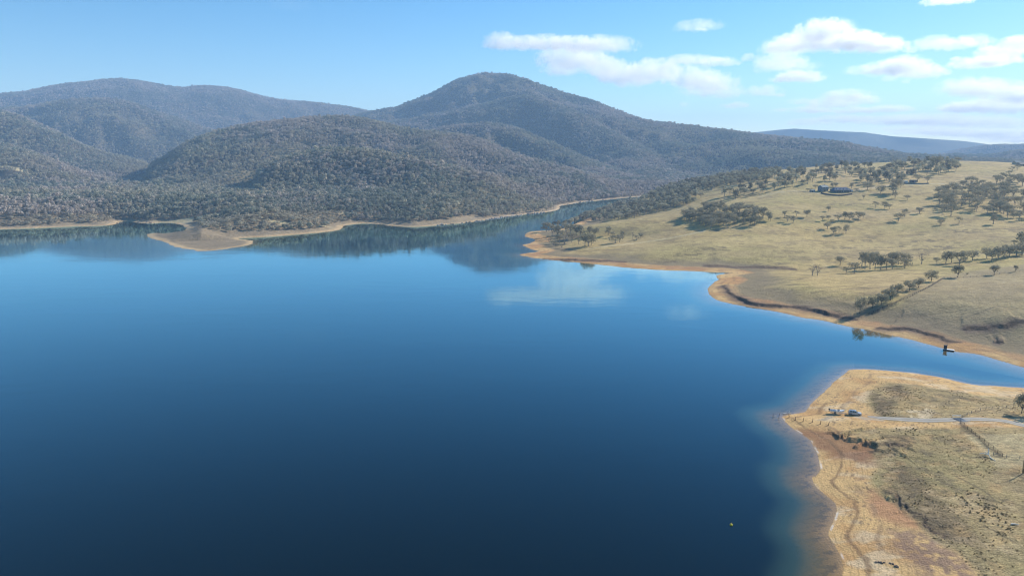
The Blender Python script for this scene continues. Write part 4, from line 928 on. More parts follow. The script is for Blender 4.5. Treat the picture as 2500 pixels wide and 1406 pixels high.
def boat(loc, rz):
    o = empty('motor_boat', loc, rz, 'white open motor boat resting on the trailer behind the silver car', 'boat')
    secs = [(-2.6,.95,.62,.10),(-1.2,1.02,.66,.04),(.4,1.0,.72,.02),(1.5,.78,.82,.10),(2.3,.40,.95,.34),(2.75,.04,1.05,.75)]
    m = MB(); vs = []
    for x, w, top, kz in secs: vs += [(x,-w,top),(x,-w*.82,top*.42+kz*.4),(x,0,kz),(x,w*.82,top*.42+kz*.4),(x,w,top)]
    fs = [(i*5+k,(i+1)*5+k,(i+1)*5+k+1,i*5+k+1) for i in range(5) for k in range(4)] + [(0,1,2,3,4)]; m.add(vs, fs)
    for s_ in (0, 4): pass
    m.build('hull', HULL, o)
    d = MB(); vs = []
    for x, w, top, kz in secs: vs += [(x,-w*.86,top-.02),(x,w*.86,top-.02)]
    d.add([(-2.45,-.8,.30),(-2.45,.8,.30),(.9,.8,.34),(.9,-.8,.34)], [(3,2,1,0)]); d.build('deck', GREY, o)
    fd = MB(); fd.add([(.9,-.93,.78),(.9,.93,.78),(1.5,.76,.86),(2.3,.38,.97),(2.72,0,1.06),(2.3,-.38,.97),(1.5,-.76,.86),(.9,0,.92),(1.6,0,1.0)], [(0,7,8,6),(7,1,2,8),(8,2,3,4),(8,4,5,6)]); fd.build('foredeck', HULL, o)
    g = MB(); g.tube([(-2.6,-.95,.64),(-1.2,-1.02,.68),(.4,-1.0,.74),(1.5,-.78,.84),(2.3,-.4,.97),(2.75,0,1.07),(2.3,.4,.97),(1.5,.78,.84),(.4,1.0,.74),(-1.2,1.02,.68),(-2.6,.95,.64)], .05, 6); g.build('gunwale', WHITE, o)
    w = MB(); w.add([(.75,-.85,.8),(1.05,0,.85),(.75,.85,.8),(.55,.75,1.25),(.82,0,1.3),(.55,-.75,1.25)], [(0,1,4,5),(1,2,3,4)]); w.build('windscreen', DARKW, o)
    for y in (-.45,.45):
        s_ = MB(); s_.box((-.1,y,.55), (.5,.5,.4)); s_.box((-.33,y,.9), (.1,.5,.4)); s_.build('seat', WHITE, o)
    e = MB(); e.box((-2.8,0,.98), (.55,.42,.52), 0, .8); e.box((-2.82,0,.45), (.26,.2,.7)); e.box((-2.82,0,.05), (.4,.06,.22)); e.build('outboard_motor', BLACKP, o)
hd = rad(-21)
pc = place(2086.5, 1012.5); car(pc, hd)
pt = pc + Vector((-math.cos(hd) * 6.35, -math.sin(hd) * 6.35, 0)); pt.z = ground_z(pt.x, pt.y)
trailer(pt, hd); boat(pt + Vector((math.cos(hd) * -.1, math.sin(hd) * -.1, .62)), hd)

# floating jetty with a dark hut by the hill shore
def pontoon():
    p = place(2316, 856); rz = math.atan2(*[b - a for a, b in zip(at(2300, 853), at(2331, 857))][::-1])
    o = empty('floating_pontoon', (p.x, p.y, 0), rz, 'white topped floating pontoon moored close to the reddish bank', 'pontoon')
    d = MB(); d.box((0,0,.55), (5.2,2.0,.12)); d.build('deck', WHITE, o)
    for y in (-1, 1): f = MB(); f.box((0,y,.2), (5.0,.4,.5)); f.build('float', BLACKP, o)
    h = empty('pontoon_hut', (p.x - 1.6 * math.cos(rz), p.y - 1.6 * math.sin(rz), .61), rz, 'small dark hut standing on the white pontoon', 'hut')
    w = MB(); w.box((0,0,.95), (1.5,1.4,1.9)); w.build('wall', BLACKP, h); r = MB(); r.prism([(-1.0,1.9),(1.0,2.05),(1.0,2.15),(-1.0,2.0)], -.95, .95); r.build('roof', DARKT, h); q = MB(); q.box((.2,-.81,.9), (.7,.04,1.6)); q.build('door', DARKT, h)
pontoon()
def buoy(u, v, r, mat, lab):
    x, y = at(u, v); o = empty('marker_buoy', (x, y, 0), 0, lab, 'buoy'); b = MB()
    b.tube([(0,0,-r*.5),(0,0,-r*.2),(0,0,r*.25),(0,0,r*.6),(0,0,r*.95),(0,0,r*1.1)], [r*.4,r*.9,r,r*.9,r*.55,r*.2], 14); b.build('float', mat, o, True)
    t = MB(); t.tube([(0,0,r*1.05),(0,0,r*1.7)], r*.12, 6); t.build('top_mark', mat, o)
buoy(1785, 1281, .42, YELLOW, 'yellow marker buoy floating alone on the dark water off the near beach'); buoy(1747, 667.5, .55, BLACKP, 'small dark float on the water at the head of the inlet')

# houses
def house_base(name, u, v, rz, lab, cat='house', group=None):
    p = place(u, v); o = empty(name, (p.x, p.y, p.z - .2), rz, lab, cat, group); return o
def windows(o, spots, face, off, size, mat=DARKW, frame=WHITE):
    """windows on a wall: face 'x' or 'y', off = wall plane, spots = (along, height)"""
    s = 1 if off > 0 else -1
    for a, z in spots:
        f = MB(); g = MB(); w, h = size
        if face == 'y': f.box((a,off+.03*s,z),(w+.24,.06,h+.24)); g.box((a,off+.07*s,z),(w,.04,h))
        else: f.box((off+.03*s,a,z),(.06,w+.24,h+.24)); g.box((off+.07*s,a,z),(.04,w,h))
        fo = f.build('window', frame, o); g.build('pane', mat, fo)
def gable_roof(mb, L, Wd, z0, z1, eave=.5, th=.18):
    a = Wd / 2 + eave; k = (z1 - z0) / (Wd / 2); zz = z0 - eave * k
    prof = [(-a,zz),(0,z1),(a,zz),(a,zz+th),(0,z1+th*1.2),(-a,zz+th)]
    mb.add([(-L/2-.4,y,z) for y,z in prof]+[(L/2+.4,y,z) for y,z in prof], [tuple(range(6)), tuple(range(11,5,-1))]+[(i,6+i,6+(i+1)%6,(i+1)%6) for i in range(6)])
def two_storey():
    o = house_base('farm_house', 2009, 467, rad(24), 'two storey cream house with pale roof and gable end painted in blue shade, on the hillside terrace')
    w = MB(); L, Wd, e, rdg = 12.5, 8.5, 6.2, 8.8
    w.box((0,0,e/2), (L,Wd,e)); w.build('wall', CREAM, o)
    g = MB(); g.add([(-L/2-.02,-Wd/2,e),(-L/2-.02,Wd/2,e),(-L/2-.02,0,rdg)], [(0,1,2)]); g.add([(L/2+.02,-Wd/2,e),(L/2+.02,Wd/2,e),(L/2+.02,0,rdg)], [(2,1,0)]); g.box((-L/2-.05,0,e/2), (.1,Wd,e)); g.build('gable_wall', BLUEGREY, o)  # left end's blue shade is put into the wall colour
    r = MB(); gable_roof(r, L, Wd, e, rdg, .6); r.build('roof', PALEROOF, o)
    windows(o, [(x,4.7) for x in (-4.6,-1.6,1.6,4.6)], 'y', -Wd/2, (1.5,1.3)); windows(o, [(x,1.6) for x in (-4.6,1.6,4.6)], 'y', -Wd/2, (1.5,1.4)); windows(o, [(y,4.7) for y in (-2,2)] + [(y,1.7) for y in (-2,2)], 'x', -L/2-.1, (1.3,1.4))
    d = MB(); d.box((-1.6,-Wd/2-.05,1.05), (1.1,.1,2.1)); d.build('door', DARKT, o)
    v = MB(); v.prism([(-L/2,2.9),(L/2,2.9),(L/2,3.08),(-L/2,3.08)], -Wd/2-2.3, -Wd/2-.01); v.build('verandah_roof', NAVY, o)
    for x in (-6,-3,0,3,6): q = MB(); q.tube([(x,-Wd/2-2.15,0),(x,-Wd/2-2.15,2.9)], .09, 6); q.build('post', WHITE, o)
    c = MB(); c.box((3,.8,9.0), (.8,.8,1.6)); c.build('chimney', GREY, o)
two_storey()
def homestead():
    o = house_base('homestead', 2052, 468.5, rad(6), 'long low homestead with dark navy roof and white gablets, beside the two storey house')
    L, Wd, e = 26, 12, 3.1
    w = MB(); w.box((0,0,e/2), (L,Wd,e)); w.build('wall', BLUEGREY, o)
    r = MB(); a, b = L/2+1.3, Wd/2+1.3; r.add([(-a,-b,e-.1),(a,-b,e-.1),(a,b,e-.1),(-a,b,e-.1),(-L/2+4.5,0,6.6),(L/2-4.5,0,6.6)], [(0,1,5,4),(2,3,4,5),(1,2,5),(3,0,4),(3,2,1,0)]); r.build('roof', NAVY, o)
    for x in (-8.0,-2.6,2.8,8.2):
        g = MB(); g.add([(x-1.7,-5.2,3.7),(x+1.7,-5.2,3.7),(x,-5.2,5.5),(x,-.6,5.5),(x-1.7,-2.8,3.7),(x+1.7,-2.8,3.7)], [(0,2,3,4),(1,5,3,2),(0,4,5,1)]); g.build('dormer_roof', NAVY, o)
        f = MB(); f.add([(x-1.45,-5.23,3.85),(x+1.45,-5.23,3.85),(x,-5.23,5.35)], [(0,1,2)]); f.build('gablet', WHITE, o)
    v = MB(); v.box((0,-Wd/2-2.2,2.75), (L+1,3.2,.14)); v.build('verandah_roof', PALEROOF, o)
    for x in range(-12, 13, 4): q = MB(); q.tube([(x,-Wd/2-3.6,0),(x,-Wd/2-3.6,2.7)], .09, 6); q.build('post', WHITE, o)
    windows(o, [(x,1.6) for x in (-10.5,-6.5,-2.5,5.5,9.5)], 'y', -Wd/2, (2.0,1.5))
    d = MB(); d.box((1.5,-Wd/2-.06,1.05), (1.2,.1,2.1)); d.build('door', WHITE, o)
    en = MB(); en.box((L/2+3,1,1.4), (5,6,2.8)); en.build('end_room', WHITE, o); er = MB(); er.prism([(L/2+.4,2.85),(L/2+6.0,2.6),(L/2+6.0,2.75),(L/2+.4,3.02)], -2.4, 4.4); er.build('end_room_roof', PALEROOF, o)
homestead()
def shed(name, u, v, L, Wd, e, rdg, rz, wm, rm, lab, cat='shed'):
    o = house_base(name, u, v, rz, lab, cat); w = MB(); w.box((0,0,e/2), (L,Wd,e)); w.add([(-L/2,-Wd/2,e),(-L/2,Wd/2,e),(-L/2,0,rdg)], [(0,2,1)]); w.add([(L/2,-Wd/2,e),(L/2,Wd/2,e),(L/2,0,rdg)], [(0,1,2)]); w.build('wall', wm, o)
    r = MB(); gable_roof(r, L, Wd, e, rdg, .35); r.build('roof', rm, o); d = MB(); d.box((-L*.2,-Wd/2-.05,e*.42), (min(2.4,L*.3),.1,e*.8)); d.build('door', DARKT, o)
    windows(o, [(L*.2,e*.6)], 'y', -Wd/2, (min(1.4,L*.2),e*.3)); return o
shed('garden_shed', 1983, 469, 6.5, 4.5, 2.4, 3.4, rad(12), GREY, PALEROOF, 'small grey shed on the grass just left of the two storey house')
shed('farm_house', 1819, 441, 12, 8, 3.2, 5.8, rad(8), CREAM, NAVY, 'cream house with a dark blue roof half hidden in the hillside wood', 'house')
shed('farm_shed', 2229, 445.5, 9, 6, 3.0, 4.0, rad(3), GREY, BLACKP, 'dark roofed farm shed under the broad flat gum')
shed('farm_shed', 2208, 447, 8, 6, 2.6, 3.6, rad(3), WHITE, PALEROOF, 'white farm shed left of the dark roofed one on the upper slope')
shed('farm_house', 2483, 402, 14, 9, 4.0, 7.0, rad(10), CREAM, PALEROOF, 'cream house on the hilltop skyline near the right frame edge', 'house')
shed('machinery_shed', 2500, 405.5, 22, 10, 3.6, 5.4, rad(4), GREY, GREY, 'grey roofed shed beside the cream house on the hilltop')
def wall_line(name, pts, h, th, mat, lab, cat):
    L = smooth_line(pts, 8); c = L[len(L) // 2]; base = ground_z(*c); o = MB()
    for i in range(len(L) - 1):
        (x0, y0), (x1, y1) = L[i], L[i + 1]; d = Vector((x1 - x0, y1 - y0, 0)).normalized(); n = Vector((-d.y, d.x, 0)) * th / 2; z0, z1 = ground_z(x0, y0), ground_z(x1, y1)
        P = [(x0 - n.x, y0 - n.y), (x1 - n.x, y1 - n.y), (x1 + n.x, y1 + n.y), (x0 + n.x, y0 + n.y)]; zz = [z0, z1, z1, z0]
        o.add([(p[0] - c[0], p[1] - c[1], q - .6 - base) for p, q in zip(P, zz)] + [(p[0] - c[0], p[1] - c[1], q + h - base) for p, q in zip(P, zz)], [(4,5,6,7),(0,1,5,4),(2,3,7,6)] + ([(3,0,4,7)] if i == 0 else []) + ([(1,2,6,5)] if i == len(L) - 2 else []))
    ob = o.build(name, mat); ob.location = (c[0], c[1], base); return tag(ob, lab, cat)
wall_line('retaining_wall', [on_ground(u, v)[:2] for u, v in [(2004,472.5),(2014,475.5),(2028,477.5),(2045,478.3),(2062,477.8),(2080,475.5)]], 1.7, .7, SLATE, 'dark curved retaining wall round the lawn below the homestead', 'wall')
wall_line('long_screen', [on_ground(u, v)[:2] for u, v in [(2204,449.5),(2225,450),(2250,450.2),(2268,449.5)]], 1.8, .4, GREY, 'long low grey screen wall in front of the two farm sheds', 'wall')

# fences, posts
def fence(pts, gap, lab, h=1.25, mat=DARKT, rails=(.45,.85,1.15), rr=.05, pr=.10):
    L = smooth_line(pts, 10); A = np.array(L); seg = np.hypot(*np.diff(A, axis=0).T); cum = np.r_[0, np.cumsum(seg)]; n = min(int(cum[-1] / gap), 95)
    P = [(float(np.interp(k / n * cum[-1], cum, A[:, 0])), float(np.interp(k / n * cum[-1], cum, A[:, 1]))) for k in range(n + 1)]
    c = P[n // 2]; b = ground_z(*c); o = empty('post_fence', (c[0], c[1], b), 0, lab, 'fence'); pm = MB(); pm.tube([(0,0,-.4),(0,0,h)], pr, 6); me = pm.mesh('post', mat)
    for (x, y) in P: q = link('post', me, None, o); q.location = (x - c[0], y - c[1], ground_z(x, y) - b)
    for z in rails: w = MB(); w.tube([(x - c[0], y - c[1], ground_z(x, y) + z - b) for x, y in P], rr, 4); w.build('rail', mat, o)
fence([on_ground(u, v)[:2] for u, v in [(2121,768),(2150,757),(2185,741),(2225,724),(2265,703),(2304,679.5)]], 4.0, 'dark post fence running up beside the row of dark trees from the bank')
fence([on_ground(u, v)[:2] for u, v in [(2306,679),(2340,678),(2380,677),(2420,672),(2470,665),(2520,660)]], 4.5, 'low post fence along the knoll top, right of the fence corner', 1.1, GREY, (.5,1.0), .03, .07)
fence([on_ground(u, v)[:2] for u, v in [(2345,1034),(2375,1059),(2410,1086),(2447,1115)]], 3.0, 'dark post and rail fence running down from the gravel road on the near point', 1.3, DARKT, (.3,.6,.9,1.2), .04, .06)
fence([on_ground(u, v)[:2] for u, v in [(2425,1112),(2448,1116),(2475,1119),(2520,1123)]], 3.0, 'grey post fence meeting the dark rail fence at its lower corner', 1.2, GREY, (.5,1.0), .035, .08)
fence([on_ground(u, v)[:2] for u, v in [(2350,1019),(2372,1009),(2395,1002),(2430,998),(2475,995)]], 3.2, 'thin post fence curving away above the gravel road to the edge tree', 1.1, GREY, (.5,1.0), .03, .08)
def gate_shadow_grid():  # black sheet stands for a gate's shadow; the grid is made up
    p = place(2346, 1026); o = empty('gate_shadow_grid', (p.x, p.y, p.z + .14), rad(4), 'shadow sheet standing in for gate shade, with white end frames across the gravel road', 'shadow sheet')
    m = MB(); m.box((0,0,-.06), (3.4,4.6,.06)); m.build('shadow_sheet', BLACKP, o); b = MB()
    for k in range(9): b.tube([(-1.5 + k * .375,-2.3,.02),(-1.5 + k * .375,2.3,.02)], .05, 6)
    b.build('bars', STEEL, o)
    for y in (-2.5, 2.5):
        f = MB(); f.tube([(-1.7,y,-.2),(-1.7,y,1.0),(1.7,y,1.0),(1.7,y,-.2)], .08, 6); f.tube([(-1.7,y,.5),(1.7,y,.5)], .05, 6); f.build('end_frame', WHITE, o)
gate_shadow_grid()
POSTS = [(1887,1018,2.0,'outermost old post standing in the water off the beach point'),(1902,1021,2.2,'second old post in the shallows at the beach point'),(1926,1021,1.7,'leaning old post at the very tip of the dry beach'),(1942,1026,1.5,'old post with a kinked shadow, next inland from the tip post'),(1961,1029,1.6,'upright old post in the middle of the line across the beach'),
 (1983,1032,1.6,'old post with crossed shadows on the red earth'),(2003,1036,1.5,'thin old post second last before the dark bank'),(2023,1038,1.5,'last old post at the start of the dark bank')]
for i, (u, v, h, lab) in enumerate(POSTS):
    x, y, z = on_ground(u, v); o = empty('old_post', (x, y, max(ground_z(x, y), -1)), 0, lab, 'post', 'old fence posts crossing the beach point'); r_ = random.Random(i)
    m = MB(); m.tube([(0,0,-.8),(r_.uniform(-.1,.1),r_.uniform(-.1,.1),h*.5),(r_.uniform(-.3,.3),r_.uniform(-.3,.3),h)], [.10,.09,.06], 7); m.build('post', DARKT, o)
    if i > 1: w = MB(); w.tube([(0,0,.25),(-1.1,-.7,.08),(-2.0,-1.0,.1)], [.07,.06,.03], 5); w.build('low_bar', DARKT, o)  # dark bar running out from the post's foot
# dead wood
def dead_wood(name, u, v, segs, r, mat, lab, cat):
    x, y, z = on_ground(u, v); m = MB()
    for s_ in segs: m.tube([(a, b, c + r) for a, b, c in s_], [r, r * .8, r * .45][:len(s_)] if len(s_) == 3 else r, 6)
    o = m.build(name, mat); o.location = (x, y, z); return tag(o, lab, cat)
dead_wood('dead_branch', 2418, 1119, [[(0,0,0),(.3,1.6,.5),(.2,3.2,.9)],[(.2,1.4,.4),(-1.4,1.9,.8),(-2.4,2.1,.5)],[(.3,1.6,.5),(.9,2.6,1.4),(1.0,3.0,2.0)],[(0,0,0),(-.2,-1.4,.1),(0,-2.6,0)]], .17, BLEACH, 'bleached forked dead branch lying at the lower corner of the rail fence', 'dead branch')
dead_wood('driftwood_log', 1921, 1010, [[(-1.8,-.5,0),(0,0,.1),(1.9,.5,.05)],[(.8,.2,.1),(1.2,.6,.7),(1.3,.7,1.0)]], .2, BLEACH, 'pale driftwood log at the waterline beside the beach tip posts', 'driftwood')
dead_wood('fallen_log', 2475, 1281, [[(-.6,.2,0),(.2,0,.1),(1.0,-.4,.05)]], .2, BLEACH, 'short pale log lying in the rough grass near the lower right edge', 'log')
def edge_board():
    x, y = at(2505, 1121, 8); z = ground_z(x, y); o = empty('notice_board', (x, y, z - .1), rad(34), 'ochre board with two dark panels on the grass, cut by the right frame edge', 'notice board')
    w = MB(); w.box((0,0,2.7), (2.9,.16,4.6)); w.build('board', OCHREP, o)
    for zz in (1.15, 4.15): g = MB(); g.box((-.35,-.11,zz), (2.0,.05,1.25)); g.build('panel', DARKW, o)
    for xx in (-1.2, 1.2): g = MB(); g.tube([(xx,.14,-.5),(xx,.14,4.9)], .07, 6); g.build('post', GREY, o)
edge_board()

# rocks
def rock_mesh(seed, mat):
    r_ = random.Random(seed); b = bmesh.new(); bmesh.ops.create_icosphere(b, subdivisions=2, radius=1.0)
    ax = [Vector((r_.gauss(0,1), r_.gauss(0,1), r_.gauss(0,1))).normalized() for _ in range(9)]; lim = [r_.uniform(.55,.95) for _ in ax]
    for v in b.verts:
        for a, l in zip(ax, lim):
            d = v.co.dot(a)
            if d > l: v.co -= a * (d - l)
        v.co.z *= .7; v.co += Vector((r_.uniform(-.05,.05), r_.uniform(-.05,.05), r_.uniform(-.05,.05)))
    me = bpy.data.meshes.new('rock'); b.to_mesh(me); b.free(); me.materials.append(mat); return me
RK = [rock_mesh(i, ROCKM) for i in range(5)]; RD = [rock_mesh(20 + i, ROCKD) for i in range(3)]
rr_ = random.Random(44); nrock = 0
def rocks(px_line, n, spread, smin, smax, pool, lab, grp):
    L = np.array([at(u, v, .5) for u, v in px_line]); seg = np.hypot(*np.diff(L, axis=0).T); cum = np.r_[0, np.cumsum(seg)]
    for i in range(n):
        d = rr_.random() * cum[-1]; x = float(np.interp(d, cum, L[:, 0])); y = float(np.interp(d, cum, L[:, 1])) + rr_.uniform(-.2, 1) * spread
        o = bpy.data.objects.new('rock', rr_.choice(pool)); COL.objects.link(o); s_ = rr_.uniform(smin, smax)
        o.location = (x, y, max(ground_z(x, y), -.1) + s_ * .2); o.scale = (s_ * rr_.uniform(.8, 1.6), s_, s_ * rr_.uniform(.7, 1.1)); o.rotation_euler = (rr_.uniform(-.3, .3), rr_.uniform(-.3, .3), rr_.uniform(0, 6.28)); tag(o, lab, 'rock', grp)
rocks([(1060,550),(1130,545.5),(1180,538.5),(1230,530.5),(1280,524.5),(1330,519.5)], 75, 14, .9, 2.6, RK, 'pale boulder among the rocks lining the far bank before the narrows', 'boulders along the far bank')
rocks([(1385,500),(1420,494),(1460,490),(1500,486)], 22, 14, 1.0, 2.4, RK, 'pale boulder on the rocky shore beyond the narrows', 'boulders beyond the narrows')
rocks([(282,545),(296,543)], 5, 8, 1.2, 2.4, RD, 'dark rock on the point at the mouth of the western cove', 'rocks at the western cove'); rocks([(330,543),(375,546)], 9, 12, .8, 1.8, RK, 'pale rock on the beach behind the western cove', 'rocks behind the western cove')
rocks([(2128,1371),(2150,1378),(2172,1382),(2192,1390)], 11, 1.4, .22, .5, RD, 'brown stone in the short row on the near beach', 'stones on the near beach')

# rank grass: tussocks on the near point, too many to count
def tussocks():
    R2 = np.random.default_rng(17); n = 60000; x = R2.uniform(75, 330, n); y = R2.uniform(110, 350, n)
    sd = grid_at(GSD, x, y); z = grid_at(GZ, x, y); up = poly_sd(x, y, PX_POINT['upper']); lo = poly_sd(x, y, PX_POINT['lower']); dk = np.maximum.reduce([poly_sd(x, y, PX_POINT[k]) for k in ('dark_a', 'dark_b', 'dark_c')])
    fld = poly_sd(x, y, PX_POINT['field']); n1 = fbm(x, y, 9, 4, 301); u, v = px_of(x, y, z)
    rank = inside(u, v, [(2325,1200),(2375,1190),(2450,1250),(2480,1300),(2440,1310),(2380,1265)]) | inside(u, v, [(2130,1050),(2240,1040),(2250,1062),(2150,1072)]) | inside(u, v, [(2150,1008),(2185,1003),(2190,1017),(2150,1018)])
    on = (sd > 4) & (np.maximum(up, lo) > 0) & (fld < 0) & (R2.random(n) < np.clip((n1 - .46) * 1.6 + .15 * (dk > 0) + .6 * rank, 0.01, .8))
    near_road = np.min([seg_dist(x[on], y[on], smooth_line([on_ground(a, b)[:2] for a, b in ROAD_PX], 4))[0]], 0) < 2.6
    idx = np.nonzero(on)[0][~near_road]; k = idx.size; s = R2.uniform(.12, .28, k) * np.where(rank[idx], 1.25, 1); shade = R2.random(k)
    tint = np.array((.34,.26,.135)) * (.6 + .7 * shade)[:, None]; d = (rank[idx] | (dk[idx] > 0) & (R2.random(k) < .5)); tint[d] = np.array((.25,.20,.11)) * (.7 + .6 * shade[d])[:, None]
    def proto(seed):
        r_ = random.Random(seed); m = MB()
        for i in range(26):
            a, l = r_.uniform(0, 6.28), r_.uniform(.5, 1); q = r_.uniform(0, .35); b = Vector((math.cos(a) * q, math.sin(a) * q, -.1)); t = b + Vector((math.cos(a) * l * .75, math.sin(a) * l * .75, r_.uniform(.6, 1.1))); w = Vector((-math.sin(a), math.cos(a), 0)) * .16
            m.add([b - w, b + w, t + w * .3, t - w * .3], [(0, 1, 2, 3)])
        return bpy.data.objects.new('tussock', m.mesh('tussock', LEAF_F))
    instanced('grass_tussocks', (x[idx], y[idx], z[idx] + .12, s, s * R2.uniform(.9, 1.7, k), R2.integers(0, 3, k), tint, R2.uniform(0, 6.28, k)), [proto(i) for i in range(3)])
tussocks()

# ------------------------------------------------------------------ clouds: banks of real vapour well above the hills
def cloud_mat():
    m, nt = new_mat('cloud vapour'); tc = N(nt, 'ShaderNodeTexCoord'); geo = N(nt, 'ShaderNodeNewGeometry'); p = tc.outputs['Object']
    sep = N(nt, 'ShaderNodeSeparateXYZ'); nt.links.new(p, sep.inputs[0])
    fl = math_node(nt, 'MULTIPLY', math_node(nt, 'MINIMUM', sep.outputs[2], 0.0), 1.9)             # flatter underneath
    zz = math_node(nt, 'ADD', math_node(nt, 'MAXIMUM', sep.outputs[2], 0.0), fl)
    cb = N(nt, 'ShaderNodeCombineXYZ'); nt.links.new(sep.outputs[0], cb.inputs[0]); nt.links.new(sep.outputs[1], cb.inputs[1]); nt.links.new(zz, cb.inputs[2])
    rr = vmath(nt, 'LENGTH', cb.outputs[0]).outputs['Value']
    sz = attr(nt, 'puff_scale', 'OBJECT').outputs['Fac']                                           # noise keeps its size in metres seen from the lake
    q = vmath(nt, 'SCALE', geo.outputs['Position']); nt.links.new(math_node(nt, 'DIVIDE', 1.0, sz), q.inputs['Scale'])
    n1 = noise(nt, q.outputs[0], 1.0, 2, .5); n2 = noise(nt, q.outputs[0], 3.4, 6, .66)
    d = math_node(nt, 'SUBTRACT', 1.0, rr)
    d = math_node(nt, 'ADD', math_node(nt, 'MULTIPLY', d, 1.5), math_node(nt, 'ADD', math_node(nt, 'MULTIPLY_ADD', n1, 2.6, -1.42), math_node(nt, 'MULTIPLY_ADD', n2, 3.3, -1.72)))
    d = maprange(nt, d, .0, .55)
    dens = math_node(nt, 'MULTIPLY', d, attr(nt, 'thickness', 'OBJECT').outputs['Fac'])
    dens = math_node(nt, 'MULTIPLY', dens, maprange(nt, vmath(nt, 'LENGTH', p).outputs['Value'], .82, .99, 1.0, 0.0))
    v = N(nt, 'ShaderNodeVolumeScatter'); v.inputs['Color'].default_value = (1, 1, 1, 1); v.inputs['Anisotropy'].default_value = .45; nt.links.new(dens, v.inputs['Density'])
    o = N(nt, 'ShaderNodeOutputMaterial'); nt.links.new(v.outputs[0], o.inputs['Volume']); m.cycles.homogeneous_volume = False; return m
CLOUD_M = cloud_mat()
def puff_mesh():
    b = bmesh.new(); bmesh.ops.create_icosphere(b, subdivisions=3, radius=1.0); me = bpy.data.meshes.new('puff'); b.to_mesh(me); b.free(); me.materials.append(CLOUD_M); return me
PUFF = puff_mesh()
def cloud(lab, puffs, H, rel=1.0):
    root = None
    for (u, v, hw, hh, amp) in puffs:
        d = ray(u, v); t = (H - CAM_H) / d[2]; x, y = d[0] * t, d[1] * t; k = t / F_PX
        if root is None: root = empty('cloud', (x, y, H), 0, lab, 'cloud', 'broken clouds over the valley')
        o = link('puff', PUFF, None, root); o.location = (x - root.location.x, y - root.location.y, 0)
        sx, sz = hw * k * 1.62, hh * k * 1.66; o.scale = (sx, min(max(sx * .7, sz), sz * 3.2), sz); o.rotation_euler = (0, 0, -math.atan2(x, y))
        o['puff_scale'] = 24.0 * k; o['thickness'] = (.38 if v > 285 else .6 if v > 215 else .9) * rel * amp * amp * 1.15 / (hh * k * 2)
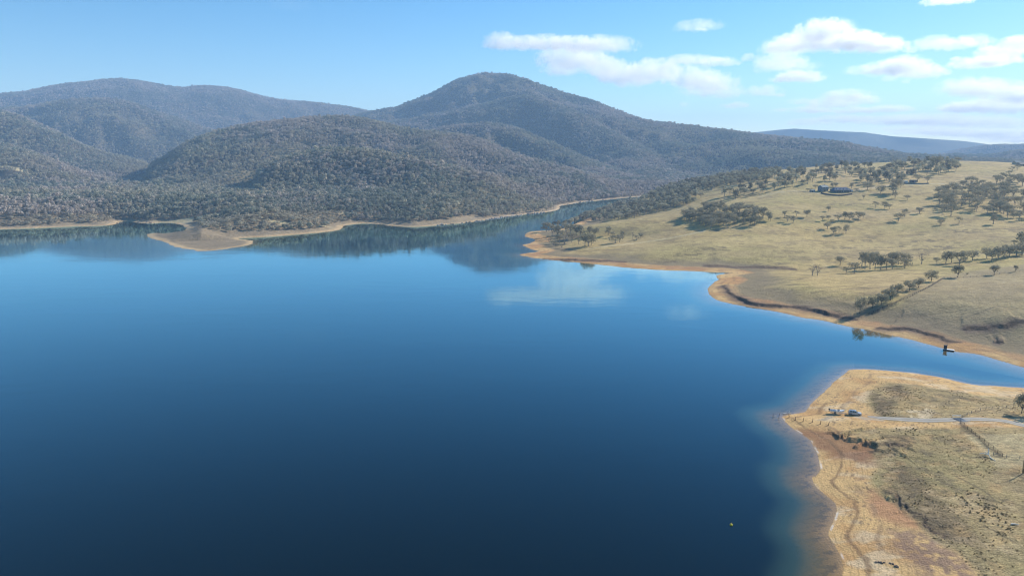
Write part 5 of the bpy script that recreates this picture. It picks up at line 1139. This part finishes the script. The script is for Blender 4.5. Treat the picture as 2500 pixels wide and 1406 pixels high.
CLOUD_LIST = [
 ('long thin cloud bank nearest the mountain top', 950, [(1222,107,34,20,.95),(1270,110,50,15,.75),(1330,108,60,16,.75),(1400,112,60,16,.75),(1462,114,70,18,.8)]),
 ('large ragged cloud bank sloping down beside the mountain', 975, [(1385,146,62,26,1),(1368,174,36,15,.8),(1440,156,48,24,1),(1484,172,46,24,1),(1532,192,56,24,1.1),(1590,182,52,26,1.1),(1634,168,36,20,.8),(1690,196,52,24,1),(1734,206,52,22,1),(1760,228,46,18,.9),(1700,224,40,16,.7)]),
 ('thin wispy cloud strip above the ragged bank', 975, [(1680,149,52,11,.6),(1750,155,42,11,.6)]),
 ('faint small cloud high over the ragged bank', 1000, [(1706,66,46,13,.5)]),
 ('tallest domed white cloud high on the right', 1250, [(2010,86,58,28,1.3),(1950,112,62,22,1.1),(2060,106,62,22,1.2),(2120,112,56,20,1.1),(2165,117,38,15,.9),(1905,122,40,15,.7)]),
 ('ragged tail of cloud hanging below the tallest domed cloud', 1150, [(1902,152,50,20,.8),(1880,168,32,14,.6),(1950,164,40,14,.6)]),
 ('small puff between the domed cloud and the horizon', 1100, [(1950,192,46,14,.9),(1905,196,24,9,.5)]),
 ('small flat puff low beside the end of the ragged bank', 1100, [(1865,225,36,13,.8)]),
 ('wide flat based cloud below the domed one', 1200, [(2165,172,44,18,.9),(2205,168,52,22,1.1),(2252,180,44,16,.9),(2110,174,36,11,.55)]),
 ('pale double cloud right of the domed one', 1300, [(2278,110,40,16,.7),(2330,112,42,14,.6),(2370,103,40,13,.6)]),
 ('white cloud cut by the right edge of the view', 1250, [(2445,132,44,15,.9),(2488,112,42,18,1.0),(2385,158,46,13,.9),(2430,150,44,13,.9)]),
 ('broad bright cloud low on the right, over the far hills', 1150, [(2365,218,54,22,1.1),(2415,224,60,22,1.1),(2470,240,60,20,1.1),(2520,235,50,20,1.1),(2390,262,64,14,1.1),(2460,266,70,16,1.1),(2340,268,40,10,.8)]),
 ('small heaped cloud above the far blue ridge', 1150, [(2065,240,48,16,1),(2030,256,44,12,.9),(2100,248,36,12,.8)]),
 ('row of low puffs left of the heaped cloud', 1100, [(1990,270,42,9,.85),(1958,250,28,8,.6),(2095,272,36,8,.8),(2165,269,44,9,.8),(1911,270,18,5,.6)]),
 ('long low cloud band above the far blue ridge', 1100, [(2180,296,70,12,1),(2260,296,80,14,1.1),(2350,300,90,14,1.1),(2430,306,70,12,1),(2045,294,46,11,.9),(1968,301,38,10,.8),(2100,292,40,9,.8)]),
 ('brightest cloud strip lying on the right hand skyline', 1150, [(2290,322,80,9,1.1),(2380,326,90,11,1.3),(2460,332,90,11,1.3),(2500,342,80,9,1.3),(2220,316,60,7,.9)]),
 ('tiny puff over the right shoulder of the mountain', 1100, [(1793,259,26,8,.7),(1670,258,9,6,.6)]),
 ('thin scrap of cloud at the top edge on the right', 1400, [(2320,3,48,9,.7)]),
 ('lone faint smudge of cloud high on the left', 1000, [(712,14,40,20,.16)])]
rc = random.Random(23)
for lab, H, puffs in CLOUD_LIST[1:-2]:          # loose scraps torn off the edges of each bank
    for u, v, hw, hh, amp in list(puffs)[::2]:
        puffs.append((u + rc.uniform(-1.5, 1.5) * hw, v + rc.uniform(-1.2, 1.4) * hh, hw * rc.uniform(.22, .45), max(5, hh * rc.uniform(.25, .5)), .62))
for lab, H, puffs in CLOUD_LIST: cloud(lab, puffs, H)

# ------------------------------------------------------------------ haze: one closed box of thin air round everything
def haze_box():
    x0, x1, y0, y1, z0, z1 = -8600, 8600, -500, 11400, HAZE_BOTTOM, HAZE_TOP
    v = [(x, y, z) for z in (z0, z1) for y in (y0, y1) for x in (x0, x1)]
    f = [(0, 2, 3, 1), (4, 5, 7, 6), (0, 1, 5, 4), (2, 6, 7, 3), (0, 4, 6, 2), (1, 3, 7, 5)]
    me = bpy.data.meshes.new('haze'); me.from_pydata(v, [], f); me.update()
    m, nt = new_mat('blue hill haze'); o = N(nt, 'ShaderNodeOutputMaterial')
    pv = N(nt, 'ShaderNodeVolumePrincipled'); pv.inputs['Color'].default_value = HAZE_COLOUR
    pv.inputs['Density'].default_value = HAZE_DENSITY; pv.inputs['Anisotropy'].default_value = HAZE_ANISO
    nt.links.new(pv.outputs[0], o.inputs['Volume'])
    h = link('haze', me, m); h['kind'] = 'stuff'
HAZE_DENSITY, HAZE_COLOUR, HAZE_ANISO = 1.02e-4, (.44, .68, 1.0, 1), 0.0
HAZE_BOTTOM, HAZE_TOP = float(GZ[np.pad(keep, ((0, 1), (0, 1)))].min()) - 1.0, float(GZ.max()) + 20.0
haze_box()
